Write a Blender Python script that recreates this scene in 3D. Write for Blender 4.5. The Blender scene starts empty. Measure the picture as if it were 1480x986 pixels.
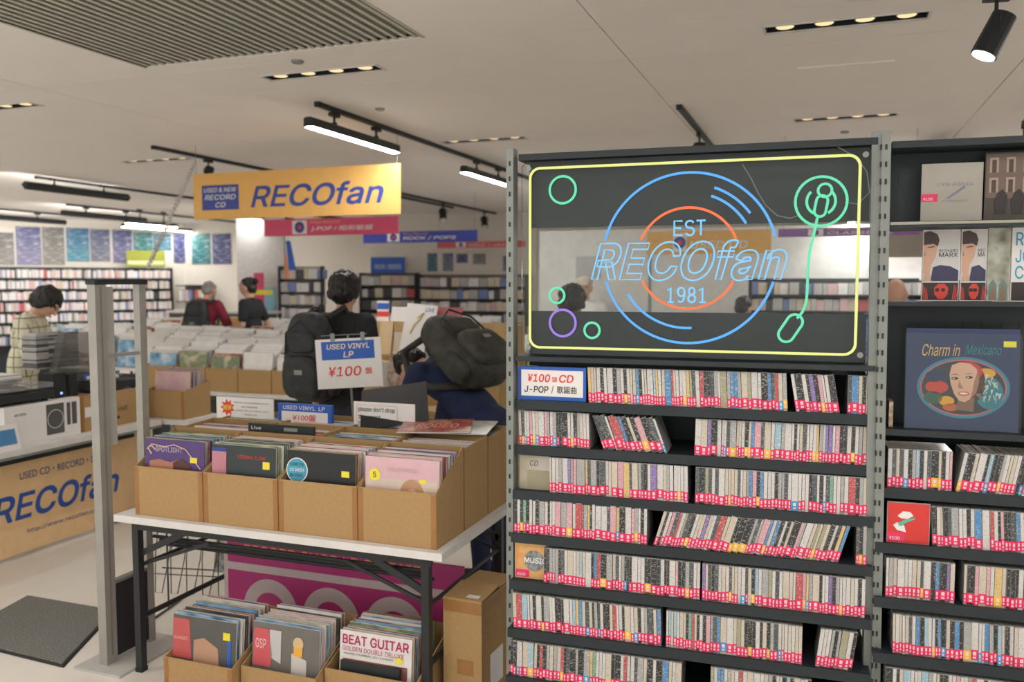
import bpy, bmesh, math, random
from mathutils import Vector, Matrix
random.seed(7)
R=math.radians
sc=bpy.context.scene
COL=sc.collection
# ------------------------------------------------------------------ camera, world, exposure
F=1230.0; YAW=R(20.1); PITCH=R(3.95); CH=1.70
cam_d=bpy.data.cameras.new('camera'); cam=bpy.data.objects.new('camera',cam_d); COL.objects.link(cam)
cam.location=(0,0,CH); cam.rotation_euler=(R(90)-PITCH,0,YAW)
cam_d.sensor_width=36; cam_d.lens=36*F/1480; cam_d.clip_start=.05
cam_d.dof.use_dof=True; cam_d.dof.focus_distance=2.9; cam_d.dof.aperture_fstop=2.5
sc.camera=cam
w=bpy.data.worlds.new('world'); sc.world=w; w.use_nodes=True
w.node_tree.nodes['Background'].inputs[0].default_value=(1.0,.95,.88,1)
w.node_tree.nodes['Background'].inputs[1].default_value=1.05  # even fill light added, enters by the open side behind the camera
sc.view_settings.view_transform='Standard'; sc.view_settings.look='None'
sc.view_settings.exposure=0.3; sc.view_settings.gamma=1.0; sc.view_settings.use_curve_mapping=False
LAMP=58.0
# picture ray -> point on a known plane of the room
FW=Vector((-math.sin(YAW)*math.cos(PITCH),math.cos(YAW)*math.cos(PITCH),-math.sin(PITCH)))
RT=Vector((math.cos(YAW),math.sin(YAW),0)); UP=RT.cross(FW); CP=Vector((0,0,CH))
def ray(x,y): return FW+RT*((x-740)/F)-UP*((y-493)/F)
def PZ(x,y,z): d=ray(x,y); return CP+d*((z-CH)/d.z)
def PY(x,y,v): d=ray(x,y); return CP+d*(v/d.y)
def PX(x,y,v): d=ray(x,y); return CP+d*(v/d.x)
def PD(x,y,v): return CP+ray(x,y)*v
# ------------------------------------------------------------------ materials
MATS={}
def mat(name,col,rough=.6,metal=0,emit=0,noise=.06,scale=12,bump=0,alpha=1,spec=.4):
    if name in MATS: return MATS[name]
    m=bpy.data.materials.new(name); m.use_nodes=True; nt=m.node_tree; b=nt.nodes['Principled BSDF']
    b.inputs['Roughness'].default_value=rough; b.inputs['Metallic'].default_value=metal
    b.inputs['Specular IOR Level'].default_value=spec
    c=(*col,1)
    if emit:
        b.inputs['Base Color'].default_value=(*[v*.15 for v in col],1); b.inputs['Emission Color'].default_value=c; b.inputs['Emission Strength'].default_value=emit
    elif noise:
        tc=nt.nodes.new('ShaderNodeTexCoord'); n=nt.nodes.new('ShaderNodeTexNoise'); n.inputs['Scale'].default_value=scale; n.inputs['Detail'].default_value=4
        nt.links.new(tc.outputs['Object'],n.inputs['Vector'])
        r=nt.nodes.new('ShaderNodeValToRGB'); r.color_ramp.elements[0].position=.3; r.color_ramp.elements[1].position=.7
        r.color_ramp.elements[0].color=(*[max(0,v*(1-noise)) for v in col],1); r.color_ramp.elements[1].color=(*[min(1,v*(1+noise)) for v in col],1)
        nt.links.new(n.outputs['Fac'],r.inputs[0]); nt.links.new(r.outputs[0],b.inputs['Base Color'])
        if bump:
            bp=nt.nodes.new('ShaderNodeBump'); bp.inputs['Strength'].default_value=bump; bp.inputs['Distance'].default_value=.01
            nt.links.new(n.outputs['Fac'],bp.inputs['Height']); nt.links.new(bp.outputs[0],b.inputs['Normal'])
    else: b.inputs['Base Color'].default_value=c
    if alpha<1: b.inputs['Alpha'].default_value=alpha
    MATS[name]=m; return m
def spine_mat(name,col,ink):
    m=bpy.data.materials.new(name); m.use_nodes=True; nt=m.node_tree; b=nt.nodes['Principled BSDF']; b.inputs['Roughness'].default_value=.28
    tc=nt.nodes.new('ShaderNodeTexCoord'); g=nt.nodes.new('ShaderNodeNewGeometry'); oi=nt.nodes.new('ShaderNodeObjectInfo')
    a=nt.nodes.new('ShaderNodeMath'); a.operation='ADD'; nt.links.new(g.outputs['Random Per Island'],a.inputs[0]); nt.links.new(oi.outputs['Random'],a.inputs[1])
    mu=nt.nodes.new('ShaderNodeMath'); mu.operation='MULTIPLY'; mu.inputs[1].default_value=37; nt.links.new(a.outputs[0],mu.inputs[0])
    mp=nt.nodes.new('ShaderNodeMapping'); mp.inputs['Scale'].default_value=(160,30,260); nt.links.new(tc.outputs['Object'],mp.inputs[0])
    cx=nt.nodes.new('ShaderNodeCombineXYZ'); nt.links.new(mu.outputs[0],cx.inputs[0]); nt.links.new(mu.outputs[0],cx.inputs[2]); nt.links.new(cx.outputs[0],mp.inputs['Location'])
    n=nt.nodes.new('ShaderNodeTexNoise'); n.inputs['Scale'].default_value=1; n.inputs['Detail'].default_value=1; nt.links.new(mp.outputs[0],n.inputs['Vector'])
    r=nt.nodes.new('ShaderNodeValToRGB'); r.color_ramp.interpolation='CONSTANT'; r.color_ramp.elements[0].color=(*col,1); r.color_ramp.elements[1].position=.60; r.color_ramp.elements[1].color=(*ink,1)
    nt.links.new(n.outputs['Fac'],r.inputs[0]); nt.links.new(r.outputs[0],b.inputs['Base Color']); return m
def art_mat(name,cols,scale=6,rough=.25,det=2):
    m=bpy.data.materials.new(name); m.use_nodes=True; nt=m.node_tree; b=nt.nodes['Principled BSDF']; b.inputs['Roughness'].default_value=rough
    tc=nt.nodes.new('ShaderNodeTexCoord'); oi=nt.nodes.new('ShaderNodeObjectInfo'); mp=nt.nodes.new('ShaderNodeVectorMath'); mp.operation='ADD'
    sc_=nt.nodes.new('ShaderNodeMath'); sc_.operation='MULTIPLY'; sc_.inputs[1].default_value=50; nt.links.new(oi.outputs['Random'],sc_.inputs[0])
    nt.links.new(tc.outputs['Object'],mp.inputs[0]); nt.links.new(sc_.outputs[0],mp.inputs[1])
    n=nt.nodes.new('ShaderNodeTexNoise'); n.inputs['Scale'].default_value=scale; n.inputs['Detail'].default_value=det; nt.links.new(mp.outputs[0],n.inputs['Vector'])
    r=nt.nodes.new('ShaderNodeValToRGB'); e=r.color_ramp.elements; k=len(cols)
    e[0].position=.3; e[0].color=(*cols[0],1); e[1].position=.7; e[1].color=(*cols[-1],1)
    for i in range(1,k-1): q=e.new(.3+.4*i/(k-1)); q.color=(*cols[i],1)
    nt.links.new(n.outputs['Fac'],r.inputs[0]); nt.links.new(r.outputs[0],b.inputs['Base Color']); return m
def poster_mat(name,top,bot,ink=(.7,.75,.82)):
    m=bpy.data.materials.new(name); m.use_nodes=True; nt=m.node_tree; b=nt.nodes['Principled BSDF']; b.inputs['Roughness'].default_value=.5
    tc=nt.nodes.new('ShaderNodeTexCoord'); sp=nt.nodes.new('ShaderNodeSeparateXYZ'); nt.links.new(tc.outputs['Generated'],sp.inputs[0])
    r=nt.nodes.new('ShaderNodeValToRGB'); r.color_ramp.elements[0].color=(*bot,1); r.color_ramp.elements[1].color=(*top,1); nt.links.new(sp.outputs['Z'],r.inputs[0])
    cb=nt.nodes.new('ShaderNodeCombineXYZ'); nt.links.new(sp.outputs['X'],cb.inputs[0]); nt.links.new(sp.outputs['Z'],cb.inputs[1])
    mp=nt.nodes.new('ShaderNodeMapping'); mp.inputs['Scale'].default_value=(3,26,1); nt.links.new(cb.outputs[0],mp.inputs[0])
    n=nt.nodes.new('ShaderNodeTexNoise'); n.inputs['Scale'].default_value=1; n.inputs['Detail'].default_value=2; nt.links.new(mp.outputs[0],n.inputs['Vector'])
    k=nt.nodes.new('ShaderNodeValToRGB'); k.color_ramp.elements[0].position=.52; k.color_ramp.elements[1].position=.80; nt.links.new(n.outputs['Fac'],k.inputs[0])
    mx=nt.nodes.new('ShaderNodeMix'); mx.data_type='RGBA'; nt.links.new(k.outputs[0],mx.inputs['Factor']); nt.links.new(r.outputs[0],mx.inputs['A']); mx.inputs['B'].default_value=(*ink,1)
    nt.links.new(mx.outputs['Result'],b.inputs['Base Color']); return m
def plaid_mat():
    m=bpy.data.materials.new('plaid_cotton'); m.use_nodes=True; nt=m.node_tree; b=nt.nodes['Principled BSDF']; b.inputs['Roughness'].default_value=.9
    tc=nt.nodes.new('ShaderNodeTexCoord'); sp=nt.nodes.new('ShaderNodeSeparateXYZ'); nt.links.new(tc.outputs['Object'],sp.inputs[0]); last=None
    for ax,p in (('X',.075),('Y',.075),('Z',.075)):
        a=nt.nodes.new('ShaderNodeMath'); a.operation='DIVIDE'; a.inputs[1].default_value=p; nt.links.new(sp.outputs[ax],a.inputs[0])
        f=nt.nodes.new('ShaderNodeMath'); f.operation='FRACT'; nt.links.new(a.outputs[0],f.inputs[0])
        g=nt.nodes.new('ShaderNodeMath'); g.operation='LESS_THAN'; g.inputs[1].default_value=.11; nt.links.new(f.outputs[0],g.inputs[0])
        tn=nt.nodes.new('ShaderNodeSeparateXYZ'); nt.links.new(tc.outputs['Normal'],tn.inputs[0]); ab=nt.nodes.new('ShaderNodeMath'); ab.operation='ABSOLUTE'; nt.links.new(tn.outputs[ax],ab.inputs[0])
        lt=nt.nodes.new('ShaderNodeMath'); lt.operation='LESS_THAN'; lt.inputs[1].default_value=.72; nt.links.new(ab.outputs[0],lt.inputs[0]); mg=nt.nodes.new('ShaderNodeMath'); mg.operation='MULTIPLY'; nt.links.new(g.outputs[0],mg.inputs[0]); nt.links.new(lt.outputs[0],mg.inputs[1]); g=mg
        if last:
            h=nt.nodes.new('ShaderNodeMath'); h.operation='MAXIMUM'; nt.links.new(last.outputs[0],h.inputs[0]); nt.links.new(g.outputs[0],h.inputs[1]); last=h
        else: last=g
    mx=nt.nodes.new('ShaderNodeMix'); mx.data_type='RGBA'; nt.links.new(last.outputs[0],mx.inputs['Factor'])
    mx.inputs['A'].default_value=(.62,.60,.45,1); mx.inputs['B'].default_value=(.16,.17,.13,1); nt.links.new(mx.outputs['Result'],b.inputs['Base Color']); return m
def glass_mat(name,tint=(.97,.99,.98),ref=.06):
    m=bpy.data.materials.new(name); m.use_nodes=True; nt=m.node_tree
    for n in list(nt.nodes): nt.nodes.remove(n)
    o=nt.nodes.new('ShaderNodeOutputMaterial'); t=nt.nodes.new('ShaderNodeBsdfTransparent'); t.inputs[0].default_value=(*tint,1)
    g=nt.nodes.new('ShaderNodeBsdfGlossy'); g.inputs['Roughness'].default_value=.03; lw=nt.nodes.new('ShaderNodeFresnel'); lw.inputs[0].default_value=1.3
    mx=nt.nodes.new('ShaderNodeMixShader'); nt.links.new(lw.outputs[0],mx.inputs[0]); nt.links.new(t.outputs[0],mx.inputs[1]); nt.links.new(g.outputs[0],mx.inputs[2]); nt.links.new(mx.outputs[0],o.inputs[0]); return m
BLACK=mat('black_metal',(.018,.022,.024),.45); DARK=mat('dark_steel',(.018,.027,.032),.5,noise=.12,scale=6); STEEL=mat('grey_steel',(.24,.26,.245),.45,.3)
ALU=mat('brushed_aluminium',(.36,.355,.325),.4,.35); WHITE=mat('white_paint',(.68,.665,.65),.55); CREAM=mat('cream_paint',(.74,.69,.62),.8,noise=.03)
PAPER=mat('white_paper',(.80,.78,.77),.6,noise=.02); CARD=mat('corrugated_card',(.41,.26,.115),.85,noise=.06,scale=70); CARDIN=mat('card_inside',(.37,.235,.105),.9,noise=.05,scale=60)
TAPE=mat('brown_tape',(.33,.16,.05),.35,noise=.1); CLEAR=glass_mat('clear_acrylic'); NAVY=mat('navy_print',(.035,.065,.30),.5,noise=0); ORANGE=mat('banner_orange',(.76,.44,.13),.65,noise=.04)
PINKB=mat('banner_pink',(.70,.09,.19),.6,noise=.03); BLUEB=mat('banner_blue',(.05,.07,.38),.6,noise=.03); RED=mat('red_print',(.72,.06,.05),.5,noise=0); INK=mat('black_print',(.03,.03,.035),.5,noise=0)
BLUE=mat('blue_print',(.03,.12,.50),.5,noise=0); YEL=mat('yellow_sticker',(.85,.72,.05),.4,noise=0); SKIN=mat('skin',(.60,.36,.26),.6,noise=.04); HAIR=mat('black_hair',(.012,.011,.012),.45,noise=.3,scale=60,bump=.5)
RUBBER=mat('black_rubber',(.02,.022,.024),.7); TAN=mat('tan_panel',(.86,.60,.33),.7,noise=.05); LAMPM=mat('lamp_diffuser',(1,.97,.93),.5,emit=LAMP); DEND=mat('lamp_unlit',(.7,.7,.7),.5)
# ------------------------------------------------------------------ mesh building
class MB:
    def __init__(s): s.v=[]; s.f=[]; s.m=[]
    def add(s,vs,fs,m=0):
        o=len(s.v); s.v+= [tuple(q) for q in vs]; s.f+=[tuple(o+i for i in f) for f in fs]; s.m+=[m]*len(fs); return s
    def box(s,x0,x1,y0,y1,z0,z1,m=0):
        return s.add([(x,y,z) for z in(z0,z1) for y in(y0,y1) for x in(x0,x1)],[(0,2,3,1),(4,5,7,6),(0,1,5,4),(2,6,7,3),(0,4,6,2),(1,3,7,5)],m)
    def obox(s,c,u,v,w,m=0):
        c=Vector(c);u=Vector(u);v=Vector(v);w=Vector(w)
        return s.add([c+a*u+b*v+d*w for d in(-1,1) for b in(-1,1) for a in(-1,1)],[(0,2,3,1),(4,5,7,6),(0,1,5,4),(2,6,7,3),(0,4,6,2),(1,3,7,5)],m)
    def beam(s,p,q,w,h,m=0):
        p=Vector(p);q=Vector(q);d=(q-p); a=d.normalized(); r=a.cross(Vector((0,0,1)))
        if r.length<.01: r=Vector((1,0,0))
        r.normalize(); u=r.cross(a); return s.obox((p+q)/2,d/2,r*w/2,u*h/2,m)
    def cyl(s,p,q,r0,r1=None,n=12,m=0):
        r1=r0 if r1 is None else r1; p=Vector(p);q=Vector(q);a=(q-p).normalized(); t=a.orthogonal().normalized(); b=a.cross(t)
        vs=[]
        for c,r in((p,r0),(q,r1)): vs+=[c+(t*math.cos(2*math.pi*i/n)+b*math.sin(2*math.pi*i/n))*r for i in range(n)]
        fs=[(i,(i+1)%n,n+(i+1)%n,n+i) for i in range(n)]+[tuple(range(n))[::-1],tuple(range(n,2*n))]
        return s.add(vs,fs,m)
    def ell(s,c,r,nu=14,nv=9,m=0,M=None):
        c=Vector(c); r=(r,r,r) if not hasattr(r,'__len__') else r; vs=[]
        for j in range(1,nv):
            t=math.pi*j/nv
            for i in range(nu):
                p=2*math.pi*i/nu; q=Vector((r[0]*math.sin(t)*math.cos(p),r[1]*math.sin(t)*math.sin(p),r[2]*math.cos(t)))
                vs.append(c+(M@q if M else q))
        a=Vector((0,0,r[2])); vs+=[c+(M@a if M else a),c-(M@a if M else a)]; k=len(vs)
        fs=[(j*nu+i,(j+1)*nu+i,(j+1)*nu+(i+1)%nu,j*nu+(i+1)%nu) for j in range(nv-2) for i in range(nu)]
        fs+=[(k-2,i,(i+1)%nu) for i in range(nu)]+[(k-1,(nv-2)*nu+(i+1)%nu,(nv-2)*nu+i) for i in range(nu)]
        return s.add(vs,fs,m)
    def cap(s,p,q,r0,r1,m=0):
        s.cyl(p,q,r0,r1,12,m); s.ell(p,r0,12,8,m); s.ell(q,r1,12,8,m); return s
    def prism(s,pts,y0,y1,m=0):          # polygon in x,z pulled along y
        n=len(pts); vs=[(x,y0,z) for x,z in pts]+[(x,y1,z) for x,z in pts]
        return s.add(vs,[(i,(i+1)%n,n+(i+1)%n,n+i) for i in range(n)]+[tuple(range(n))[::-1],tuple(range(n,2*n))],m)
    def xprism(s,pts,x0,x1,m=0):         # polygon in y,z pulled along x
        n=len(pts); vs=[(x0,y,z) for y,z in pts]+[(x1,y,z) for y,z in pts]
        return s.add(vs,[(i,(i+1)%n,n+(i+1)%n,n+i) for i in range(n)]+[tuple(range(n))[::-1],tuple(range(n,2*n))],m)
    def tube(s,path,r,n=8,m=0,closed=False):
        P=[Vector(p) for p in path]; k=len(P); vs=[]; up=None
        for i in range(k):
            a=(P[(i+1)%k if closed else min(i+1,k-1)]-P[(i-1)%k if closed else max(i-1,0)]).normalized()
            if up is None: up=a.orthogonal().normalized()
            up=(up-a*up.dot(a)); up=up.normalized() if up.length>1e-4 else a.orthogonal().normalized()
            b=a.cross(up); vs+=[P[i]+(up*math.cos(2*math.pi*j/n)+b*math.sin(2*math.pi*j/n))*r for j in range(n)]
        fs=[(i*n+j,i*n+(j+1)%n,((i+1)%k)*n+(j+1)%n,((i+1)%k)*n+j) for i in range(k if closed else k-1) for j in range(n)]
        if not closed: fs+=[tuple(range(n))[::-1],tuple(range((k-1)*n,k*n))]
        return s.add(vs,fs,m)
    def mesh(s,name,mats,smooth=False):
        me=bpy.data.meshes.new(name); me.from_pydata(s.v,[],s.f)
        for m in (mats if isinstance(mats,(list,tuple)) else [mats]): me.materials.append(m)
        me.polygons.foreach_set('material_index',s.m)
        b=bmesh.new(); b.from_mesh(me); bmesh.ops.recalc_face_normals(b,faces=b.faces); b.to_mesh(me); b.free()
        if smooth: me.polygons.foreach_set('use_smooth',[True]*len(me.polygons))
        me.update(); return me
    def build(s,name,mats,parent=None,loc=(0,0,0),rot=(0,0,0),smooth=False):
        return obj(name,s.mesh(name,mats,smooth),parent,loc,rot)
def obj(name,me,parent=None,loc=(0,0,0),rot=(0,0,0)):
    o=bpy.data.objects.new(name,me); COL.objects.link(o); o.parent=parent; o.location=loc; o.rotation_euler=rot; return o
def tag(o,label,cat=None,group=None,kind=None):
    if label: o['label']=label
    if cat: o['category']=cat
    if group: o['group']=group
    if kind: o['kind']=kind
    return o
def thing(name,label,cat,loc=(0,0,0),rz=0,group=None): return tag(obj(name,None,None,loc,(0,0,rz)),label,cat,group)
def struct(o,label=None,cat=None): o['kind']='structure'; o['label']=label or o.name.replace('_',' '); o['category']=cat or o.name.split('_')[0]; return o
def part(name,m,parent,fn,smooth=False,**k):
    b=MB(); fn(b); return b.build(name,m,parent,smooth=smooth,**k)
def bx(name,m,parent,*a): return MB().box(*a).build(name,m,parent)
def bake(ob):
    dg=bpy.context.evaluated_depsgraph_get(); me=bpy.data.meshes.new_from_object(ob.evaluated_get(dg)); return me
try: FONT=bpy.data.fonts.load(bpy.utils.system_resource('DATAFILES',path='fonts')+'/Inter.woff2')
except Exception: FONT=None
def outlines(body,font,space=1.0):
    cu=bpy.data.curves.new('t','FONT'); cu.body=body; cu.size=1; cu.align_x='CENTER'; cu.space_character=space; cu.resolution_u=4; cu.fill_mode='NONE'
    if font: cu.font=font
    o=bpy.data.objects.new('t',cu); COL.objects.link(o); bpy.context.view_layer.update(); me=bake(o); bpy.data.objects.remove(o); bpy.data.curves.remove(cu)
    nb={}; out=[]
    for e in me.edges: a,b=e.vertices; nb.setdefault(a,[]).append(b); nb.setdefault(b,[]).append(a)
    left=set(nb)
    for e in me.edges:
        st=e.vertices[0]
        if st not in left: continue
        loop=[st]; left.discard(st); cur=e.vertices[1]
        while cur in left:
            loop.append(cur); left.discard(cur); nx=[q for q in nb[cur] if q in left]
            if not nx: break
            cur=nx[0]
        pts=[me.vertices[q].co.xy.copy() for q in loop]; cl=[q for k,q in enumerate(pts) if (q-pts[k-1]).length>1e-5]
        if len(cl)>2: out.append(cl)
    bpy.data.meshes.remove(me); return out
def area(c): return sum(c[k-1].x*c[k].y-c[k].x*c[k-1].y for k in range(len(c)))/2
def text(body,m,parent,x0,x1,z0,z1,y=-.002,shear=0,bold=0,neon=0,name='lettering',ext=.0006,space=1.0):
    from mathutils.geometry import delaunay_2d_cdt
    cs=outlines(body,FONT if FONT and all(ord(c)<0x2000 for c in body) else None,space)
    if not cs: return None
    sg=math.copysign(1,area(max(cs,key=lambda c:abs(area(c))))); bv=bold*.55
    if bv:
        res=[]
        for c in cs:
            n=len(c); q=[]
            for k in range(n):
                d1=(c[k]-c[k-1]).normalized(); d2=(c[(k+1)%n]-c[k]).normalized(); t_=d1+d2
                t_=t_.normalized() if t_.length>.1 else d1
                q.append(c[k]+Vector((t_.y,-t_.x))*sg*bv)
            res.append(q)
        cs=res
    cs=[[Vector((q.x+shear*q.y,q.y)) for q in c] for c in cs]
    xs=[q.x for c in cs for q in c]; ys=[q.y for c in cs for q in c]; a,b,c_,d=min(xs),max(xs),min(ys),max(ys)
    cs=[[Vector((x0+(q.x-a)/(b-a)*(x1-x0),z0+(q.y-c_)/(d-c_)*(z1-z0))) for q in c] for c in cs]
    mb=MB()
    if neon:
        for c in cs: mb.tube([(q.x,y,q.y) for q in c],neon,6,0,True)
        return mb.build(name,m,parent,smooth=True)
    # glyph islands: contours whose boxes touch are filled together by non-zero winding
    bb=[(min(q.x for q in c),max(q.x for q in c),min(q.y for q in c),max(q.y for q in c)) for c in cs]; todo=set(range(len(cs)))
    while todo:
        grp=[todo.pop()]; k=0
        while k<len(grp):
            A=bb[grp[k]]; k+=1
            for w_ in list(todo):
                B_=bb[w_]
                if A[0]<=B_[1] and B_[0]<=A[1] and A[2]<=B_[3] and B_[2]<=A[3]: grp.append(w_); todo.discard(w_)
        vs=[]; es=[]
        for g in grp: n=len(cs[g]); o_=len(vs); vs+=cs[g]; es+=[(o_+t_,o_+(t_+1)%n) for t_ in range(n)]
        sc_=1/max(x1-x0,1e-6); V,_,T=delaunay_2d_cdt([v*sc_ for v in vs],es,[],0,1e-6)[:3]; keep=[]
        for t_ in T:
            q=(V[t_[0]]+V[t_[1]]+V[t_[2]])/3/sc_; wn=0
            for g in grp:
                c=cs[g]
                for k in range(len(c)):
                    a_,b_=c[k-1],c[k]
                    if (a_.y<=q.y)!=(b_.y<=q.y):
                        xx=a_.x+(q.y-a_.y)/(b_.y-a_.y)*(b_.x-a_.x)
                        if xx>q.x: wn+=1 if b_.y>a_.y else -1
            if wn: keep.append(tuple(t_))
        mb.add([(v.x/sc_,y,v.y/sc_) for v in V],keep)
    return mb.build(name,m,parent)
def remeshed(mb,name,m,parent,vox=.012,smooth=4):
    o=mb.build(name,m,parent); md=o.modifiers.new('r','REMESH'); md.mode='VOXEL'; md.voxel_size=vox; md.use_smooth_shade=True
    s_=o.modifiers.new('s','SMOOTH'); s_.iterations=smooth; s_.factor=.5
    bpy.context.view_layer.update(); me=bake(o); o.modifiers.clear(); o.data=me
    if not me.materials: me.materials.append(m)
    me.polygons.foreach_set('use_smooth',[True]*len(me.polygons)); return o
def arc(cx,cz,r,a0,a1,n=40,y=0,rz=None): return [(cx+r*math.cos(R(a0+(a1-a0)*i/n)),y,cz+(rz or r)*math.sin(R(a0+(a1-a0)*i/n))) for i in range(n+1)]
# ------------------------------------------------------------------ the room
FLOORM=mat('vinyl_floor',(.79,.75,.69),.42,noise=.05,scale=3); CEILM=mat('ceiling_board',(.91,.86,.805),.9,noise=.012,scale=3)
XL,XR,YB=-17.0,4.5,17.5; HC=2.9
struct(bx('floor',FLOORM,None,XL,XR,-1.6,YB,-.05,0),'pale beige vinyl shop floor')
struct(bx('wall_back',CREAM,None,XL,XR,YB,YB+.1,0,3.05),'cream back wall of the shop')
struct(bx('wall_left',CREAM,None,XL-.1,XL,-1.6,YB,0,3.05),'cream left wall of the shop')
struct(bx('wall_right',CREAM,None,XR,XR+.1,-1.6,YB,0,3.05),'cream right wall of the shop')
holes=[]; strips=[]
for (x0,x1,y) in ((-3.11,-2.36,4.30),(-.29,.41,4.31),(-.23,.46,6.75),(-5.75,-5.02,4.37),(-6.6,-5.8,6.76),(-3.1,-2.36,6.76),(-6.6,-5.8,1.9),(-.3,.41,1.9)):
    strips.append((x0,x1,y)); holes.append((x0,x1,y-.055,y+.055))
VX0,VX1,VY0,VY1=-3.59,-1.88,1.9,3.86; holes.append((VX0,VX1,VY0,VY1))
ceil=struct(bx('ceiling',CEILM,None,XL,XR,-1.6,YB,3.03,3.08),'beige ceiling of large flat boards')
gx=[XL,-12.2,-8.0,-4.6,-1.02,.98,XR]; gy=[-1.6,1.4,4.02,4.62,6.9,9.6,12.6,YB]
for i in range(len(gx)-1):
    for j in range(len(gy)-1):
        a,b,c,d=gx[i]+.003,gx[i+1]-.003,gy[j]+.003,gy[j+1]-.003
        hs=[h for h in holes if h[0]<b and h[1]>a and h[2]<d and h[3]>c]
        cx=sorted({a,b,*[min(max(v,a),b) for h in hs for v in h[:2]]}); cy=sorted({c,d,*[min(max(v,c),d) for h in hs for v in h[2:]]}); m=MB()
        for p in range(len(cx)-1):
            for q in range(len(cy)-1):
                mx,my=(cx[p]+cx[p+1])/2,(cy[q]+cy[q+1])/2
                if not any(h[0]<mx<h[1] and h[2]<my<h[3] for h in hs): m.box(cx[p],cx[p+1],cy[q],cy[q+1],HC,HC+.012)
        m.build('ceiling_panel',CEILM,ceil)
bx('access_hatch',CEILM,ceil,-.17,.33,5.12,5.55,HC-.006,HC)
for p in ((430,88),(549,157),(1221,190)):
    q=PZ(*p,HC); MB().cyl((q.x,q.y,HC-.012),(q.x,q.y,HC),.03,.035,16).build('sprinkler',STEEL,ceil)
SHN=['above the left end of the orange shop banner','nearest the upper right corner','over the neon record sign','cut by the left picture edge beside the vent','far left behind the coiled cord','hidden behind the long bar lamp','behind the camera on the left','behind the camera on the right']
WARM=mat('warm_lamp',(1,.72,.38),.4,emit=.9)
for k,(x0,x1,y) in enumerate(strips):
    t=thing('recessed_downlight','recessed slot downlight with four lamps, '+SHN[k],'downlight',((x0+x1)/2,y,HC),0,'recessed slot downlights'); h=(x1-x0)/2
    part('trim_frame',WHITE,t,lambda b:(b.box(-h-.012,h+.012,-.067,-.055,-.006,0),b.box(-h-.012,h+.012,.055,.067,-.006,0),b.box(-h-.012,-h,-.055,.055,-.006,0),b.box(h,h+.012,-.055,.055,-.006,0)))
    part('housing',BLACK,t,lambda b:(b.box(-h,h,-.055,-.05,0,.11),b.box(-h,h,.05,.055,0,.11),b.box(-h,-h+.005,-.05,.05,0,.11),b.box(h-.005,h,-.05,.05,0,.11),b.box(-h,h,-.055,.055,.11,.115)))
    for i in range(4):
        x=-h+(i+.5)*h/2
        lp_=MB().cyl((x,0,.006),(x,0,.075),.046,.02,16).build('lamp',ALU,t); MB().cyl((x,0,.003),(x,0,.007),.040,n=16).build('lamp_face',WARM,lp_)
t=thing('air_vent','large grey louvred air vent set into the ceiling','vent',((VX0+VX1)/2,(VY0+VY1)/2,HC))
VENT=mat('vent_metal',(.50,.50,.42),.5,noise=.05); vw=(VX1-VX0)/2; vl=(VY1-VY0)/2
part('duct_plate',mat('vent_dark',(.16,.16,.14),.7),t,lambda b:b.box(-vw,vw,-vl,vl,.10,.105))
NS=32; sm=MB().obox((0,0,.035),(.015,0,.03),(0,vl-.005,0),(-.001,0,.001)).box(-.016,.006,-vl+.005,vl-.005,.002,.006).mesh('slat',VENT)
for i in range(NS): obj('slat',sm,t,(-vw+(i+.5)*2*vw/NS,0,0))
part('vent_frame',VENT,t,lambda b:(b.box(-vw-.015,-vw,-vl,vl,-.004,.02),b.box(vw,vw+.015,-vl,vl,-.004,.02),b.box(-vw-.015,vw+.015,-vl-.015,-vl,-.004,.02)))
# ------------------------------------------------------------------ lamps on tracks
def track(x,y0,y1,label):
    t=thing('lighting_track',label,'lighting track',(x,y0,HC),0,'black ceiling lighting tracks')
    part('rail',BLACK,t,lambda b:b.box(-.017,.017,0,y1-y0,-.03,0)); part('end_cap',RUBBER,t,lambda b:b.box(-.019,.019,-.02,0,-.032,0)); return t
def bar(x,y0,y1,label,z=2.72,lit=True,roll=0):
    t=thing('bar_lamp',label,'lamp',(x,y0,z),0,'linear bar lamps'); L=y1-y0
    part('lamp_body',BLACK,t,lambda b:b.prism([(-.036,-.034),(.036,-.034),(.036,.02),(.02,.03),(-.02,.03),(-.036,.02)],0,L),loc=(0,0,.04),rot=(0,R(roll),0))
    part('diffuser',LAMPM if lit else DEND,t,lambda b:b.box(-.032,.032,.01,L-.01,-.038,-.034),loc=(0,0,.04),rot=(0,R(roll),0))
    for f in (.26,.74):
        part('stem',BLACK,t,lambda b:(b.cyl((0,L*f,.07),(0,L*f,HC-.03-z),.009,n=8),b.box(-.018,.018,L*f-.05,L*f+.05,HC-.055-z,HC-.03-z),b.cyl((0,L*f,.065),(0,L*f,.085),.02,n=10)))
    return t
def spot(x,y,label,tilt=35,rz=0,size=1,lit=True):
    t=thing('track_spotlight',label,'spotlight',(x,y,HC-.03),rz,'black track spotlights')
    part('mount',BLACK,t,lambda b:(b.box(-.018,.018,-.05,.05,-.025,0),b.cyl((0,0,-.07*size),(0,0,-.02),.008,n=8)))
    d=Vector((0,-math.sin(R(tilt)),-math.cos(R(tilt)))); c=Vector((0,0,-.12*size))
    part('yoke',BLACK,t,lambda b:b.tube([(.045*size,0,-.12*size),(.045*size,0,-.075*size),(0,0,-.065*size),(-.045*size,0,-.075*size),(-.045*size,0,-.12*size)],.006,6))
    part('head',BLACK,t,lambda b:b.cyl(c-d*.06*size,c+d*.08*size,.038*size,.042*size,16))
    part('lens',mat('spot_lens',(1,.96,.9),.4,emit=4) if lit else DEND,t,lambda b:b.cyl(c+d*.08*size,c+d*.084*size,.036*size,n=16)); return t
track(-3.2,4.98,16.5,'long black ceiling track above the orange banner'); 
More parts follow.
